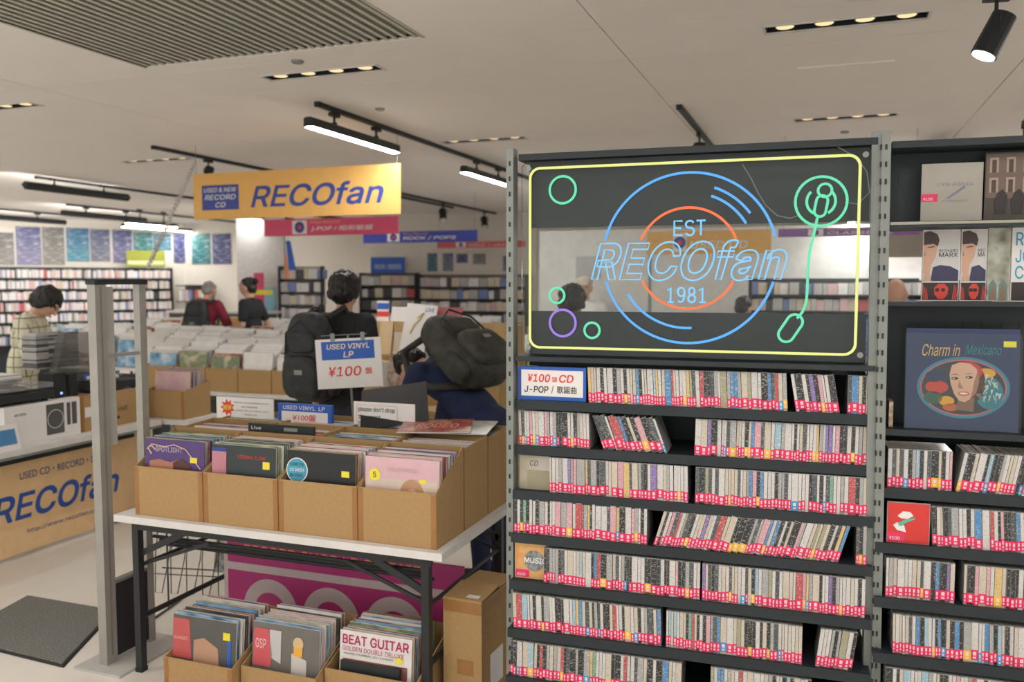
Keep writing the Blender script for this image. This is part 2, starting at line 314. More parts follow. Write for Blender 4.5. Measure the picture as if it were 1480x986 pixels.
bar(-3.22,4.89,6.12,'lit white bar lamp touching the right end of the orange banner'); bar(-3.19,7.4,8.62,'lit white bar lamp just left of the neon sign shelf')
bar(-3.19,9.6,10.8,'bar lamp hidden behind the neon sign, farther along its track')
track(-5.57,6.05,12.5,'short black track behind the coiled white cord'); spot(-5.57,6.75,'small lit spotlight at the left end of the orange banner',20,0,1.1)
bar(-5.57,8.4,9.6,'dark bar lamp hidden partly by the orange banner',roll=52)
track(-8.4,7.3,14,'black track over the left rows of records'); bar(-8.2,6.97,8.44,'black bar lamp, largest of those at the left over the poster wall',roll=52)
track(-10.9,10.0,16,'far black track left of the coiled cord'); bar(-10.9,9.9,11.6,'black bar lamp second down in the left lamp cluster',roll=52)
track(-12.6,9.2,15,'far black track at the left picture edge'); bar(-12.6,9.3,11.5,'black bar lamp lowest at the left above the posters',roll=52)
bar(-12.2,12.4,14.2,'thin bar lamp lit white in front of the teal poster'); 
track(-5.35,10.3,16.8,'far black track right of the orange banner carrying spotlights'); 
for k,(px,py) in enumerate(((640,286),(700,297))): q=PX(px,py,-5.35); spot(-5.35,q.y,['small spotlight above the blue rock banner','small spotlight nearest the shelf post above the blue banner'][k],30,R(30),1.3,False)
track(-8.6,11.2,16,'distant black track under the orange banner'); bar(-8.6,11.3,12.6,'distant black bar lamp left of the pink banner',roll=52); 
spot(-8.6,14.0,'distant dark spotlight between pink and orange banners',20,0,1.3,False)
bar(-10.35,10.6,11.7,'bar lamp washing the bright white pillar with light',2.62)
track(-.95,5.9,9.5,'black track rising behind the top of the neon sign'); spot(-.95,6.9,'black spotlight above the neon sign frame',10,0,1.3,False)
track(.35,1.5,3.6,'black track above the right shelf'); 
q=PZ(1440,18,2.80); spot(q.x,q.y,'large black spotlight in the upper right corner',-25,R(100),1.25); q=PZ(1478,160,2.86); spot(q.x+.05,q.y,'small lit spotlight at the right picture edge',10,0,1.1)
for k,(x,y0,l) in enumerate(((-4.6,.6,1),(-1.9,.3,1),(-.2,.2,1),(1.4,.6,1),(1.6,4.2,1),(.9,7.6,1),(-1.0,9.8,1),(1.6,11.5,1),(-6.6,3.2,1),(-9.6,4.2,1),(-13.5,6.8,1),(-6.6,14.0,1))):  # more bars out of view, added to light the room
    bar(x,y0,y0+1.2,'added unseen bar lamp '+['over the shop entrance on the left','over the shop entrance in the middle','over the entrance before the neon shelf','over the entrance on the right','behind the right shelf near','behind the right shelf far','beyond the neon sign aisle','deep in the right aisle','over the audio counter','left of the audio counter','in the far left aisle','near the back wall middle'][k])
# coiled cord
pa=PZ(283,232,2.86); pb=PX(213,388,pa.x-.05)
pb=PD(213,388,(pa-CP).dot(FW)); n=260
tag(MB().tube([pa.lerp(pb,i/n)+Vector((math.cos(i*.75),math.sin(i*.75),0))*.018*min(1,i/30) for i in range(n+1)],.009,6).build('coiled_cord',WHITE,None,smooth=True),'white coiled cord hanging from the ceiling left of the banner','cord')
# ------------------------------------------------------------------ hanging banners
def hang(t,xs,h,zt):
    for x in xs: MB().cyl((x,0,h),(x,0,zt),.002,n=5).build('hanging_wire',STEEL,t)
YBN=6.17
a,b,c,d=PY(285,238,YBN),PY(579,220,YBN),PY(281,318,YBN),PY(578,300,YBN); W=b.x-c.x; Hh=.40; z0=c.z
t=thing('hanging_banner','orange hanging banner with large navy italic shop name','banner',(c.x,YBN,z0))
bx('banner_sheet',ORANGE,t,0,W,-.003,.003,0,Hh); hang(t,(.03,W-.03),Hh,HC-z0)
bx('logo_panel',NAVY,t,W*.045,W*.235,-.0045,-.003,Hh*.20,Hh*.74)
for i,(s,u0,u1,v0,v1) in enumerate((('USED & NEW',.055,.225,.585,.68),('RECORD',.06,.22,.42,.53),('CD',.115,.168,.255,.365))): text(s,PAPER,t,W*u0,W*u1,Hh*v0,Hh*v1,-.006,.2,.01)
text('RECOfan',NAVY,t,W*.295,W*.925,Hh*.22,Hh*.70,-.0045,.25,.03)
def genre(px,Y,main,sub,m,label,name='genre_banner',zoff=0):
    a=PY(px[0],px[2],Y); b=PY(px[1],px[3],Y); c=PY(px[0],px[4],Y); W=b.x-a.x; H=a.z-c.z
    t=thing(name,label,'banner',(a.x,Y,c.z)); bx('banner_sheet',m,t,0,W,-.003,.003,0,H); hang(t,(.04,W-.04),H,HC-c.z)
    bx('emblem_panel',PAPER,t,W*.22,W*.33,-.0045,-.003,H*.10,H*.90)
    MB().cyl((W*.275,-.006,H*.5),(W*.275,-.0045,H*.5),min(H*.34,W*.05),n=24).build('record_emblem',NAVY,t); MB().cyl((W*.275,-.0075,H*.5),(W*.275,-.006,H*.5),min(H*.13,W*.02),n=16).build('emblem_centre',RED,t)
    text(main,PAPER,t,W*.36,W*.82,H*.22,H*.56,-.0045,.15,.02); text(sub,mat('gold_print',(.85,.5,.2),.5,noise=0),t,W*.36,W*.58,H*.66,H*.88,-.0045,.3); return t
genre((382,576,318,304,342),8.2,'J-POP / 昭和歌謡','Vinyl Record',PINKB,'pink hanging banner reading J-POP under the orange banner')
genre((525,690,336,323,352),10.6,'ROCK / POPS','Vinyl Record',BLUEB,'blue hanging banner reading ROCK / POPS')
genre((632,760,350,335,359),13,'SOUL / JAZZ','Vinyl Record',mat('banner_red',(.60,.13,.14),.6),'distant red banner behind the blue banner')
genre((1125,1330,331,322,343),7.4,'CLASSICAL','Vinyl Record',mat('banner_purple',(.27,.13,.38),.6),'purple banner seen through the top of the neon sign window')
genre((935,1115,335,330,368),8.6,'USED CD','Record',ORANGE,'orange banner seen through the middle of the neon sign')
# ------------------------------------------------------------------ neon sign shelf (local x along the shelf, -y to the front)
SO=Vector((-1.02,2.80,0)); SR=R(2.4); SM=Matrix.Translation(SO)@Matrix.Rotation(SR,4,'Z')
su=SM.to_3x3()@Vector((1,0,0)); sv=SM.to_3x3()@Vector((0,1,0))
def SP(x,y,yl=0):
    d=ray(x,y); t=((SO+sv*yl-CP).dot(sv))/d.dot(sv); p=CP+d*t-SO; return p.dot(su),p.z
def rack(name,label,u0,u1,rows,posts,ytop=2.14):
    t=thing(name,label,'shelf unit',SM@Vector((u0,0,0)),SR); W=u1-u0
    for (xa,xb) in posts:          # leaning uprights: (bottom,top)
        p=MB(); p.beam((xa,.01,0),(xb,.01,ytop+.02),.026,.05); p.build('upright',STEEL,t)
        hm=MB().box(-.003,.003,-.001,.003,-.008,.008).mesh('slot',BLACK)
        for k in range(40):
            z=.08+k*.052
            if z<ytop: obj('slot',hm,t,(xa+(xb-xa)*z/ytop,-.0165,z))
    for (z,y) in rows:
        b=part('shelf_board',DARK,t,lambda b:(b.box(.004,W-.004,y+.012,.30,z-.018,z),b.box(.004,W-.004,y,y+.012,z-.028,z+.004)))
        part('back_panel',DARK,t,lambda b:b.box(.004,W-.004,.30,.312,z-.02,z+.135))
        sm=MB().box(-.0015,.0015,-.002,.001,-.012,.012).mesh('slit',BLACK)
        for k in range(int(W/.055)): obj('slit',sm,b,(.04+k*.055,y+.0005,z-.012)) if 0 else None
    part('plinth',DARK,t,lambda b:b.box(.004,W-.004,-.06,.30,0,.1)); return t
ROWS=[(1.283,0),(1.122,0),(.964,-.02),(.815,-.04),(.653,-.06),(.488,-.08),(.325,-.10),(.165,-.11)]
sh=rack('display_shelf','tall dark steel CD shelf carrying the neon record sign',0,1.185,ROWS,((-.008,-.008),(1.197,1.172)))
W1=1.185
bx('top_back_panel',DARK,sh,.03,W1-.03,.10,.112,1.894,2.135); bx('low_back_panel',DARK,sh,.03,W1-.03,.10,.112,1.40,1.597)
bx('top_rail',DARK,sh,.02,W1-.02,-.005,.10,2.118,2.140); bx('sign_ledge',DARK,sh,.01,W1-.01,-.01,.30,1.425,1.442)
bx('crown_back',DARK,sh,.004,W1-.004,.30,.312,1.283,1.42)
sm=MB().box(-.0015,.0015,-.001,.002,-.014,.014).mesh('slit',BLACK)
for k in range(20):
    obj('slit',sm,sh,(.05+k*.055,.0985,1.52)); obj('slit',sm,sh,(.05+k*.055,.299,1.405))
sm=MB().box(-.016,.016,-.001,.002,-.002,.002).mesh('slit',BLACK)
for k in range(9): obj('slit',sm,sh,(.09+k*.125,.0985,1.565))
bx('cable_duct',PAPER,sh,.02,.06,.10,.14,1.442,2.118) if 0 else None
# neon sign
ns=thing('neon_sign','clear acrylic neon sign of a turntable with shop name and 1981','sign',SM@Vector((0,-.012,0)),SR)
part('acrylic_sheet',CLEAR,ns,lambda b:b.prism([(.05,1.452),(1.14,1.452),(1.155,1.467),(1.155,2.095),(1.14,2.11),(.05,2.11),(.035,2.095),(.035,1.467)],0,.006))
for x,z in ((.06,1.475),(1.13,1.475),(.06,2.088),(1.13,2.088)): MB().cyl((x,-.006,z),(x,.012,z),.009,n=14).build('standoff',STEEL,ns)
def neon(n,c,e=.9): return mat('neon_'+n,c,.4,emit=e)
NB=neon('blue',(.10,.38,.85)); NG=neon('green',(.13,.66,.38)); NY=neon('yellow',(.72,.74,.25)); NO=neon('orange',(.88,.17,.06)); NP=neon('purple',(.30,.18,.66)); NT=neon('sky',(.20,.52,.85))
def NC(cx,cy): return SP(730+cx/2.643,190+cy/2.643,-.02)
def ntube(m,path,closed=False,r=.0042,label=None):
    o=MB().tube(path,r,8,0,closed).build('neon_tube',m,ns,smooth=True); 
    if label: o['label']=label
    return o
yN=-.008
cx,cz=NC(697,485); rB=abs(NC(1030,485)[0]-NC(365,485)[0])/2; k_=rB/332
ntube(NB,arc(cx,cz,rB,14,167,y=yN,rz=rB*.99),label='blue upper arc'); ntube(NB,arc(cx,cz,rB,196,344,y=yN,rz=rB*.99),label='blue lower arc')
ntube(NO,arc(cx,cz,195*k_,22,158,y=yN),label='orange upper arc'); ntube(NO,arc(cx,cz,195*k_,207,333,y=yN),label='orange lower arc')
ntube(NB,arc(cx,cz,285*k_,36,70,y=yN)); ntube(NB,arc(cx,cz,252*k_,31,70,y=yN)); ntube(NB,arc(cx,cz,270*k_,211,274,y=yN))
for m,x,y,r in ((NG,220,223,54),(NG,198,627,31),(NG,332,760,31),(NP,220,732,54),(NG,1207,267,90)):
    a,b=NC(x,y); ntube(m,arc(a,b,r*k_,0,360,32,yN)[:-1],True)
a,b=NC(1207,267); ntube(NG,arc(a,b,50*k_,-60,45,16,yN)); ntube(NG,arc(a,b,50*k_,135,240,16,yN)); a,b=NC(1222,225); ntube(NG,arc(a,b,24*k_,0,360,20,yN)[:-1],True)
def capsule(x,y,L,Wd,ang):
    a,b=NC(x,y); pts=[]
    h=(L-Wd)/2
    for i in range(13): pts.append((h+Wd/2*math.cos(R(-90+15*i)),Wd/2*math.sin(R(-90+15*i))))
    for i in range(13): pts.append((-h+Wd/2*math.cos(R(90+15*i)),Wd/2*math.sin(R(90+15*i))))
    c,s=math.cos(R(ang)),math.sin(R(ang)); ntube(NG,[(a+(p*c-q*s)*k_,yN,b+(p*s+q*c)*k_) for p,q in pts],True)
capsule(1207,285,78,40,80); capsule(1090,752,112,56,58)
ntube(NG,[(NC(x,y)[0],yN,NC(x,y)[1]) for x,y in((1193,330),(1180,390),(1165,450),(1156,520),(1155,600),(1150,655),(1136,690),(1115,715))])
x0,x1,z0,z1,rr=.067,1.115,1.476,2.087,.034
ntube(NY,[p for c in ((x1-rr,z1-rr,0),(x0+rr,z1-rr,90),(x0+rr,z0+rr,180),(x1-rr,z0+rr,270)) for p in arc(c[0],c[1],rr,c[2],c[2]+90,6,yN)],True,.0045,'yellow rounded border')
def nbox(x0,y0,x1,y1): a=NC(x0,y1); b=NC(x1,y0); return a[0],b[0],a[1],b[1]
def el(x,y,a,b,a0,a1,n=14): return [(x+a*math.cos(R(a0+(a1-a0)*i/n)),y+b*math.sin(R(a0+(a1-a0)*i/n))) for i in range(n+1)]
GL={'E':[[(.9,1),(0,1),(0,0),(.9,0)],[(0,.52),(.75,.52)]],'S':[el(.5,.75,.45,.25,25,250)+el(.5,.27,.48,.27,80,-155)],'T':[[(0,1),(1,1)],[(.5,1),(.5,0)]],'1':[[(.1,.8),(.5,1),(.5,0)],[(.15,0),(.85,0)]],'9':[el(.5,.70,.4,.30,0,360),[(.9,.70),(.88,.35),(.7,.05),(.4,0),(.15,.1)]],'8':[el(.5,.75,.34,.25,0,360),el(.5,.25,.42,.25,0,360)]}
def strokes(word,x0,x1,z0,z1):
    n=len(word); wd=(x1-x0)/n
    for i,ch in enumerate(word):
        for st in GL[ch]: MB().tube([(x0+wd*(i+.1+.8*u),yN,z0+(z1-z0)*v) for u,v in st],.0032,6).build('neon_tube',NT,ns,smooth=True)
strokes('EST',*nbox(642,340,770,398)); strokes('1981',*nbox(612,597,775,652))
text('RECOfan',NT,ns,*nbox(330,412,1078,570),yN,.28,.045,.0030,'neon_lettering',space=1.06)
part('cable',mat('grey_cable',(.25,.26,.26),.5),ns,lambda b:b.tube([(NC(x,y)[0],.016,NC(x,y)[1]) for x,y in((905,122),(935,170),(965,230),(995,280),(1040,320),(1090,330),(1125,318))],.0022,6),True)
part('cable',MATS['grey_cable'],ns,lambda b:b.tube([(NC(x,y)[0],.016,NC(x,y)[1]) for x,y in((1255,45),(1300,70),(1345,95),(1385,150),(1395,230),(1350,275),(1300,268))],.0016,6),True)
# price sign on the shelf
def WL(u,y,z): return SM@Vector((u,y,z))
t=thing('shelf_sign','blue framed white price sign for J-POP CDs at the shelf left','sign',WL(.012,.02,1.287),SR)
bx('sign_board',BLUE,t,0,.245,0,.012,0,.118); bx('sign_face',PAPER,t,.012,.235,-.0015,0,.014,.106)
text('¥100',RED,t,.036,.118,.064,.092,-.003,.15,.03); text('盤',RED,t,.124,.144,.066,.084,-.003); text('CD',RED,t,.150,.202,.064,.092,-.003,.15,.03); text('J-POP',INK,t,.024,.112,.026,.050,-.003,.1,.025); text('/',INK,t,.122,.130,.025,.052,-.003); text('歌謡曲',INK,t,.142,.212,.026,.052,-.003,0,.012)
# ------------------------------------------------------------------ CDs
SPN=[('white',(.62,.60,.58),(.25,.25,.28),30),('cream',(.58,.52,.43),(.30,.24,.2),14),('grey',(.36,.36,.36),(.75,.75,.72),9),('black',(.025,.028,.03),(.62,.60,.58),24),('charcoal',(.07,.085,.09),(.6,.6,.6),8),('blue',(.08,.24,.48),(.7,.75,.8),4),('azure',(.30,.47,.56),(.8,.85,.85),3),('red',(.48,.08,.09),(.8,.7,.65),3),('pink',(.62,.33,.38),(.85,.8,.8),3),('yellow',(.66,.48,.2),(.3,.2,.1),1.5),('green',(.16,.36,.27),(.75,.8,.7),1),('purple',(.24,.16,.42),(.75,.7,.8),1),('olive',(.35,.33,.22),(.7,.65,.5),2)]
SPM=[spine_mat('spine_'+n.replace(' ','_'),c,tuple(a*.6+b*.4 for a,b in zip(c,i))) for n,c,i,_ in SPN]; SPW=[q[3] for q in SPN]
CASE=mat('jewel_case',(.34,.34,.33),.15,noise=.2,scale=40); STK={'pink':mat('sticker_pink',(.80,.035,.14),.4,noise=0),'yellow':mat('sticker_amber',(.85,.50,.04),.4,noise=0),'blue':mat('sticker_blue',(.03,.34,.68),.4,noise=0)}
PRINT=mat('sticker_print',(.85,.62,.66),.4,noise=0)
TH=[.0102,.0102,.0102,.0076,.0125,.020]
def cd_geo(b,t,ms,mc,o=(0,0,0),lean=0):
    h=.1242; s=MB(); s.box(-t/2,t/2,.001,.14,0,h,mc); s.box(-t/2+.0007,t/2-.0007,0,.001,.002,h-.002,ms)
    c,sn=math.cos(lean),math.sin(lean); q=[(o[0]+x*c+z*sn,o[1]+y,o[2]-x*sn+z*c) for x,y,z in s.v]; k=len(b.v); b.v+=q; b.f+=[tuple(k+i for i in f) for f in s.f]; b.m+=s.m
def st_geo(b,t,m,mp,o=(0,0,0),lean=0,zo=0):
    s=MB(); s.box(-t/2-.0005,t/2+.0005,-.0012,0,.004+zo,.034+zo,m); s.box(-t*.22,t*.22,-.0016,-.0012,.008+zo,.014+zo,mp); s.box(-t*.22,t*.22,-.0016,-.0012,.018+zo,.029+zo,mp)
    c,sn=math.cos(lean),math.sin(lean); q=[(o[0]+x*c+z*sn,o[1]+y,o[2]-x*sn+z*c) for x,y,z in s.v]; k=len(b.v); b.v+=q; b.f+=[tuple(k+i for i in f) for f in s.f]; b.m+=s.m
# per shelf: (start,end,lean degrees); the label phrase names the shelf
SEG=[(0,0,[(.268,.93,-3),(.947,1.078,-9),(1.10,1.172,0)]),(1,0,[(.016,.275,-2),(.322,.56,-20),(.628,1.17,1)]),(2,0,[(.135,.62,-1),(.635,1.17,0)]),(3,0,[(.010,.48,0),(.50,1.09,16),(1.134,1.172,0)]),(4,0,[(.125,.66,0),(.665,1.17,0)]),(5,0,[(.02,.55,-2),(.552,.99,0),(1.02,1.13,7)]),(6,0,[(.015,.62,1),(.70,1.02,0)])]
NTH=['first','second','third','fourth','fifth','sixth','seventh']
RROWS=[(1.058,0),(.889,-.02),(.722,-.04),(.553,-.06),(.39,-.08)]
SEGR=[(0,1,[(1.222,1.41,0),(1.415,1.72,10)]),(1,1,[(1.353,1.72,-3)]),(2,1,[(1.222,1.43,0),(1.44,1.72,0)]),(3,1,[(1.245,1.72,-1)]),(4,1,[(1.225,1.72,0)])]
CDS=[]
for r,right,segs in SEG+SEGR:
    z,y=(RROWS if right else ROWS)[r]
    for s0,s1,ln in segs:
        u=s0; L=R(ln)
        while True:
            t=random.choice(TH); step=t/math.cos(L)+.0006
            if u+step>s1: break
            k=random.choices(range(len(SPN)),SPW)[0]; st=random.choices(['pink','yellow','blue',None],[84,7,4,5])[0]
            p=(u+step/2,y+.016+random.uniform(0,.006),z+.001+abs(math.sin(L))*t/2)
            dep=(WL(*p)-CP).dot(FW); prevk=CDS[-1][3] if CDS else 0; CDS.append((dep,p,t,k,st,L+R(random.uniform(-.5,.5))*(ln!=0),r,right,prevk)); u+=step
CDS.sort(key=lambda q:q[0]); mc={}
def cdmesh(t,k):
    if ('c',t,k) not in mc: b=MB(); cd_geo(b,t,1,0); mc['c',t,k]=b.mesh('compact_disc',[CASE,SPM[k]])
    return mc['c',t,k]
def stmesh(t,s):
    if ('s',t,s) not in mc: b=MB(); st_geo(b,t,0,1); mc['s',t,s]=b.mesh('price_sticker',[STK[s],PRINT])
    return mc['s',t,s]
rest=MB(); seen={}
def cdlabel(t,k,st,r,right,pk,long):
    thick={.0076:'slim ',.0102:'',.0125:'thick ',.02:'double '}[t]; row='%s row %s'%(NTH[r],'of right rack' if right else 'under neon sign')
    return '%s%s-spined CD%s%s, %s'%(thick,SPN[k][0],' with %s sticker'%('amber' if st=='yellow' else st) if st else ' without sticker',' right of a %s one'%SPN[pk][0] if long else '',row)
for q in CDS[:300]: l=cdlabel(*q[2:5],q[6],q[7],q[8],0); seen[l]=seen.get(l,0)+1
for i,(dep,p,t,k,st,L,r,right,pk) in enumerate(CDS):
    if i<300:
        o=obj('compact_disc',cdmesh(t,k),None,WL(*p),(0,L,SR)); l=cdlabel(t,k,st,r,right,pk,0)
        if seen[l]>1: l=cdlabel(t,k,st,r,right,pk,1)
        tag(o,l,'CD','CDs in the %s row %s'%(NTH[r],'of the right rack' if right else 'under the neon sign'))
        if st: s=obj('price_sticker',stmesh(t,st),o,(0,0,random.uniform(-.002,.006)))
    else:
        cd_geo(rest,t,1+k,0,p,L)
        if st: st_geo(rest,t,len(SPM)+1+['pink','yellow','blue'].index(st),len(SPM)+4,p,L,random.uniform(-.002,.006))
ro=rest.build('compact_disc_rows',[CASE]+SPM+[STK['pink'],STK['yellow'],STK['blue'],PRINT],None,SO,(0,0,SR)); tag(ro,'packed rows of used CDs filling the rest of the neon sign shelf','CDs',None,'stuff')
# loose CDs facing out
def face_cd(name,label,u,y,z,wd,ht,cols,scale=8,extra=None,rz=0,cat='CD',group=None,M=None,th=.010):
    o=thing(name,label,cat,WL(u,y,z),SR+rz,group)
    bx('case',CASE,o,0,wd,.0008,th,0,ht); bx('cover',art_mat(name+'_art',cols,scale),o,.002,wd-.002,0,.0008,.002,ht-.002)
    if extra: extra(o)
    return o
def sticker(o,x,z,s=1):
    bx('price_sticker',STK['pink'],o,x,x+.05*s,-.001,0,z,z+.026*s); text('¥100',PAPER,o,x+.006*s,x+.036*s,z+.004*s,z+.014*s,-.0016,0,.02)
face_cd('compact_disc_facing','grey faded CD facing out at the left of the third row',.016,.02,.966,.12,.122,[(.45,.42,.38),(.38,.35,.25),(.5,.47,.45)],6,lambda o:(bx('cover_band',mat('grey_olive',(.33,.30,.20),.4),o,.03,.118,-.0006,0,.004,.07),text('CD',INK,o,.04,.07,.085,.105,-.001,.2)))
face_cd('music_compact_disc','orange CD with grey globe reading MUSIC, facing out',.012,-.02,.655,.122,.128,[(.62,.20,.05),(.70,.40,.15),(.5,.3,.12)],9,lambda o:(MB().cyl((.072,-.001,.066),(.072,0,.066),.037,n=28).build('globe_print',mat('globe_grey',(.22,.24,.24),.5,noise=.6,scale=60),o),text('MUSIC',PAPER,o,.036,.118,.058,.078,-.0016,0,.03),sticker(o,.004,.006)))
face_cd('rainbow_compact_disc','red CD with white dove shapes facing out on the right rack',1.222,-.002,.892,.122,.128,[(.62,.03,.03),(.66,.04,.03)],3,lambda o:(part('bird_print',PAPER,o,lambda b:(b.prism([(.03,.085),(.045,.10),(.065,.10),(.075,.088),(.06,.078),(.04,.078)],-.001,0),b.prism([(.018,.055),(.03,.04),(.055,.035),(.05,.055),(.03,.065)],-.001,0))),part('rainbow_print',mat('rainbow',(.1,.5,.35),.5),o,lambda b:b.prism([(.03,.06),(.05,.075),(.078,.083),(.08,.078),(.055,.066),(.04,.052)],-.0014,0)),sticker(o,.002,.006)),0)
# ------------------------------------------------------------------ right rack
rr_=rack('record_shelf','dark steel rack right of the neon sign holding a portrait record',1.185,2.25,RROWS+[(.22,-.09)],((.022,.002),(1.06,1.06)),2.13)
W2=2.25-1.185
bx('shelf_board',DARK,rr_,.02,W2,-.005,.30,1.228,1.247); bx('shelf_board',DARK,rr_,.02,W2,-.005,.22,1.866,1.884); bx('shelf_lip',mat('shelf_edge_strip',(.34,.33,.27),.4,.3),rr_,.02,W2,-.009,-.005,1.874,1.882)
bx('back_panel',DARK,rr_,.02,W2,.14,.152,1.884,2.125); bx('back_panel',DARK,rr_,.02,W2,.14,.152,1.247,1.640); bx('top_rail',DARK,rr_,.02,W2,-.005,.14,2.105,2.125); bx('ledge_board',DARK,rr_,.02,W2,-.0,.14,1.628,1.640)
sm=MB().box(-.0015,.0015,-.001,.002,-.016,.016).mesh('slit',BLACK); sm2=MB().box(-.014,.014,-.001,.002,-.002,.002).mesh('slit',BLACK)
for k in range(12): obj('slit',sm,rr_,(.05+k*.052,.1385,1.56)); obj('slit',sm,rr_,(.05+k*.052,.1385,1.36))
for x,z in ((.058,2.03),(.105,2.03),(.058,1.94),(.082,1.94),(.105,1.94)): obj('slit',sm,rr_,(x,.1385,z))
obj('slit',sm2,rr_,(.08,.1385,1.99))
def flatprint(o,m,pts,y=-.001): return part('cover_print',m,o,lambda b:b.prism(pts,y,y+.0008))
def ellpts(x,z,a,b,n=32,rot=0): return [(x+a*math.cos(2*math.pi*i/n)*math.cos(rot)-b*math.sin(2*math.pi*i/n)*math.sin(rot),z+a*math.cos(2*math.pi*i/n)*math.sin(rot)+b*math.sin(2*math.pi*i/n)*math.cos(rot)) for i in range(n)]
C_=lambda n,c:mat('print_'+n,c,.4,noise=.05)
# portrait record
o=thing('portrait_record','dark blue record in clear sleeve with oval portrait of a smiling woman','record',WL(1.268,.03,1.249),SR); o.rotation_euler=(R(-4),0,SR)
bx('sleeve',C_('deep_blue',(.03,.045,.12)),o,0,.312,0,.006,0,.31); bx('plastic_cover',CLEAR,o,-.004,.318,-.006,-.005,-.001,.295)
flatprint(o,C_('teal_ring',(.05,.22,.32)),ellpts(.160,.130,.128,.094),-.0008); flatprint(o,C_('coral',(.55,.13,.15)),ellpts(.160,.130,.119,.086),-.0014); flatprint(o,C_('oval_dark',(.045,.05,.06)),ellpts(.160,.130,.115,.082),-.002)
for n,c,x,z,a,b in (('wool_navy',(.03,.05,.11),.085,.163,.030,.019),('wool_red',(.55,.07,.06),.088,.130,.032,.020),('wool_green',(.04,.12,.08),.078,.097,.026,.020),('wool_orange',(.75,.36,.04),.115,.088,.022,.015),('wool_rust',(.5,.13,.06),.127,.069,.022,.012),('wool_amber',(.72,.37,.05),.222,.176,.026,.015),('teal_wash',(.04,.2,.26),.232,.115,.038,.048)): flatprint(o,C_(n,c),ellpts(x,z,a,b),-.0026)
flatprint(o,C_('head_shadow',(.09,.04,.03)),ellpts(.178,.145,.043,.062),-.003); flatprint(o,C_('headscarf',(.55,.06,.06)),ellpts(.168,.180,.044,.030),-.0032)
flatprint(o,C_('portrait_neck',(.24,.13,.09)),[(.140,.062),(.190,.058),(.192,.1),(.150,.1)],-.0034); flatprint(o,C_('portrait_skin',(.66,.40,.29)),[(.122,.170),(.128,.198),(.150,.207),(.178,.204),(.197,.188),(.200,.160),(.196,.128),(.184,.100),(.166,.086),(.150,.090),(.136,.110),(.126,.140)],-.0038)
flatprint(o,C_('portrait_shade',(.38,.19,.13)),[(.200,.185),(.204,.150),(.196,.115),(.178,.092),(.186,.12),(.190,.15)],-.0042)
for x,z in ((.137,.158),(.176,.162)):
    flatprint(o,C_('eye_dark',(.05,.03,.03)),ellpts(x,z,.010,.0042),-.0046); flatprint(o,C_('brow',(.16,.07,.04)),[(x-.014,z+.009),(x,z+.014),(x+.014,z+.010),(x,z+.0115)],-.0046); flatprint(o,C_('eye_white',(.7,.66,.62)),ellpts(x-.003,z,.003,.002),-.005)
flatprint(o,C_('nose_shade',(.40,.20,.14)),[(.150,.152),(.146,.132),(.152,.126),(.162,.131),(.155,.136)],-.0046); flatprint(o,C_('lips',(.50,.12,.11)),ellpts(.162,.112,.016,.0065),-.0046); flatprint(o,C_('teeth',(.8,.76,.7)),ellpts(.162,.1125,.012,.0032),-.005)
for i in range(26):
    x=.205+random.random()*.055; z=.085+random.random()*.075; flatprint(o,C_('tree_white',(.55,.58,.55)),[(x,z),(x+.002,z),(x+.002+random.uniform(-.01,.01),z+.016),(x+random.uniform(-.01,.01),z+.015)],-.003)
text('Charm in',C_('gold',(.70,.45,.15)),o,.045,.150,.225,.262,-.0016,.3); text('Mexicano',C_('teal_text',(.02,.24,.25)),o,.165,.262,.232,.262,-.0016,.3)
bx('price_sticker',YEL,o,.268,.302,-.0016,0,.256,.274)
tag(obj('narrow_disc',MB().box(0,.012,0,.12,0,.08).mesh('narrow_disc',[art_mat('narrow_art',[(.5,.4,.3),(.3,.2,.12),(.6,.5,.4)],40)]),None,WL(1.222,.03,1.249),(0,0,SR)),'thin case standing beside the portrait record','case')
# records in the top compartment
o=thing('single_record','square grey faded record sleeve with red price sticker in top compartment','record',WL(1.300,.08,1.886),SR)
bx('sleeve',art_mat('grey_sleeve',[(.36,.34,.29),(.43,.41,.36)],8,.5,5),o,0,.17,0,.005,0,.178); sticker(o,.001,.062,.9); text('LYS ASSIA',C_('faded_blue',(.2,.22,.3)),o,.045,.145,.108,.118,-.001); part('pen_print',C_('faded_blue',(.2,.22,.3)),o,lambda b:b.prism([(.07,.072),(.078,.070),(.125,.104),(.118,.108)],-.001,0)); text('chanson',C_('faded_blue',(.2,.22,.3)),o,.06,.128,.060,.068,-.001,.2)
o=thing('street_record','brown record sleeve with a photograph of people outside old buildings','record',WL(1.476,.085,1.886),SR)
bx('sleeve',C_('sepia_dark',(.07,.055,.045)),o,0,.205,0,.005,0,.205); flatprint(o,C_('sepia_wall',(.16,.115,.09)),[(.003,.07),(.20,.06),(.20,.2),(.003,.2)],-.0008)
for i in range(4):
    for z in (.085,.145): flatprint(o,C_('sepia_light',(.42,.29,.24)),[(.012+i*.045,z),(.036+i*.045,z),(.036+i*.045,z+.045),(.012+i*.045,z+.045)],-.0014); flatprint(o,C_('sepia_dark',(.07,.055,.045)),[(.018+i*.045,z),(.030+i*.045,z),(.030+i*.045,z+.038),(.018+i*.045,z+.038)],-.002)
for x in (.03,.075,.13): flatprint(o,C_('figure_dark',(.03,.025,.025)),[(x,.02),(x+.028,.02),(x+.032,.075),(x+.018,.095),(x+.006,.085),(x-.004,.06)],-.0026)
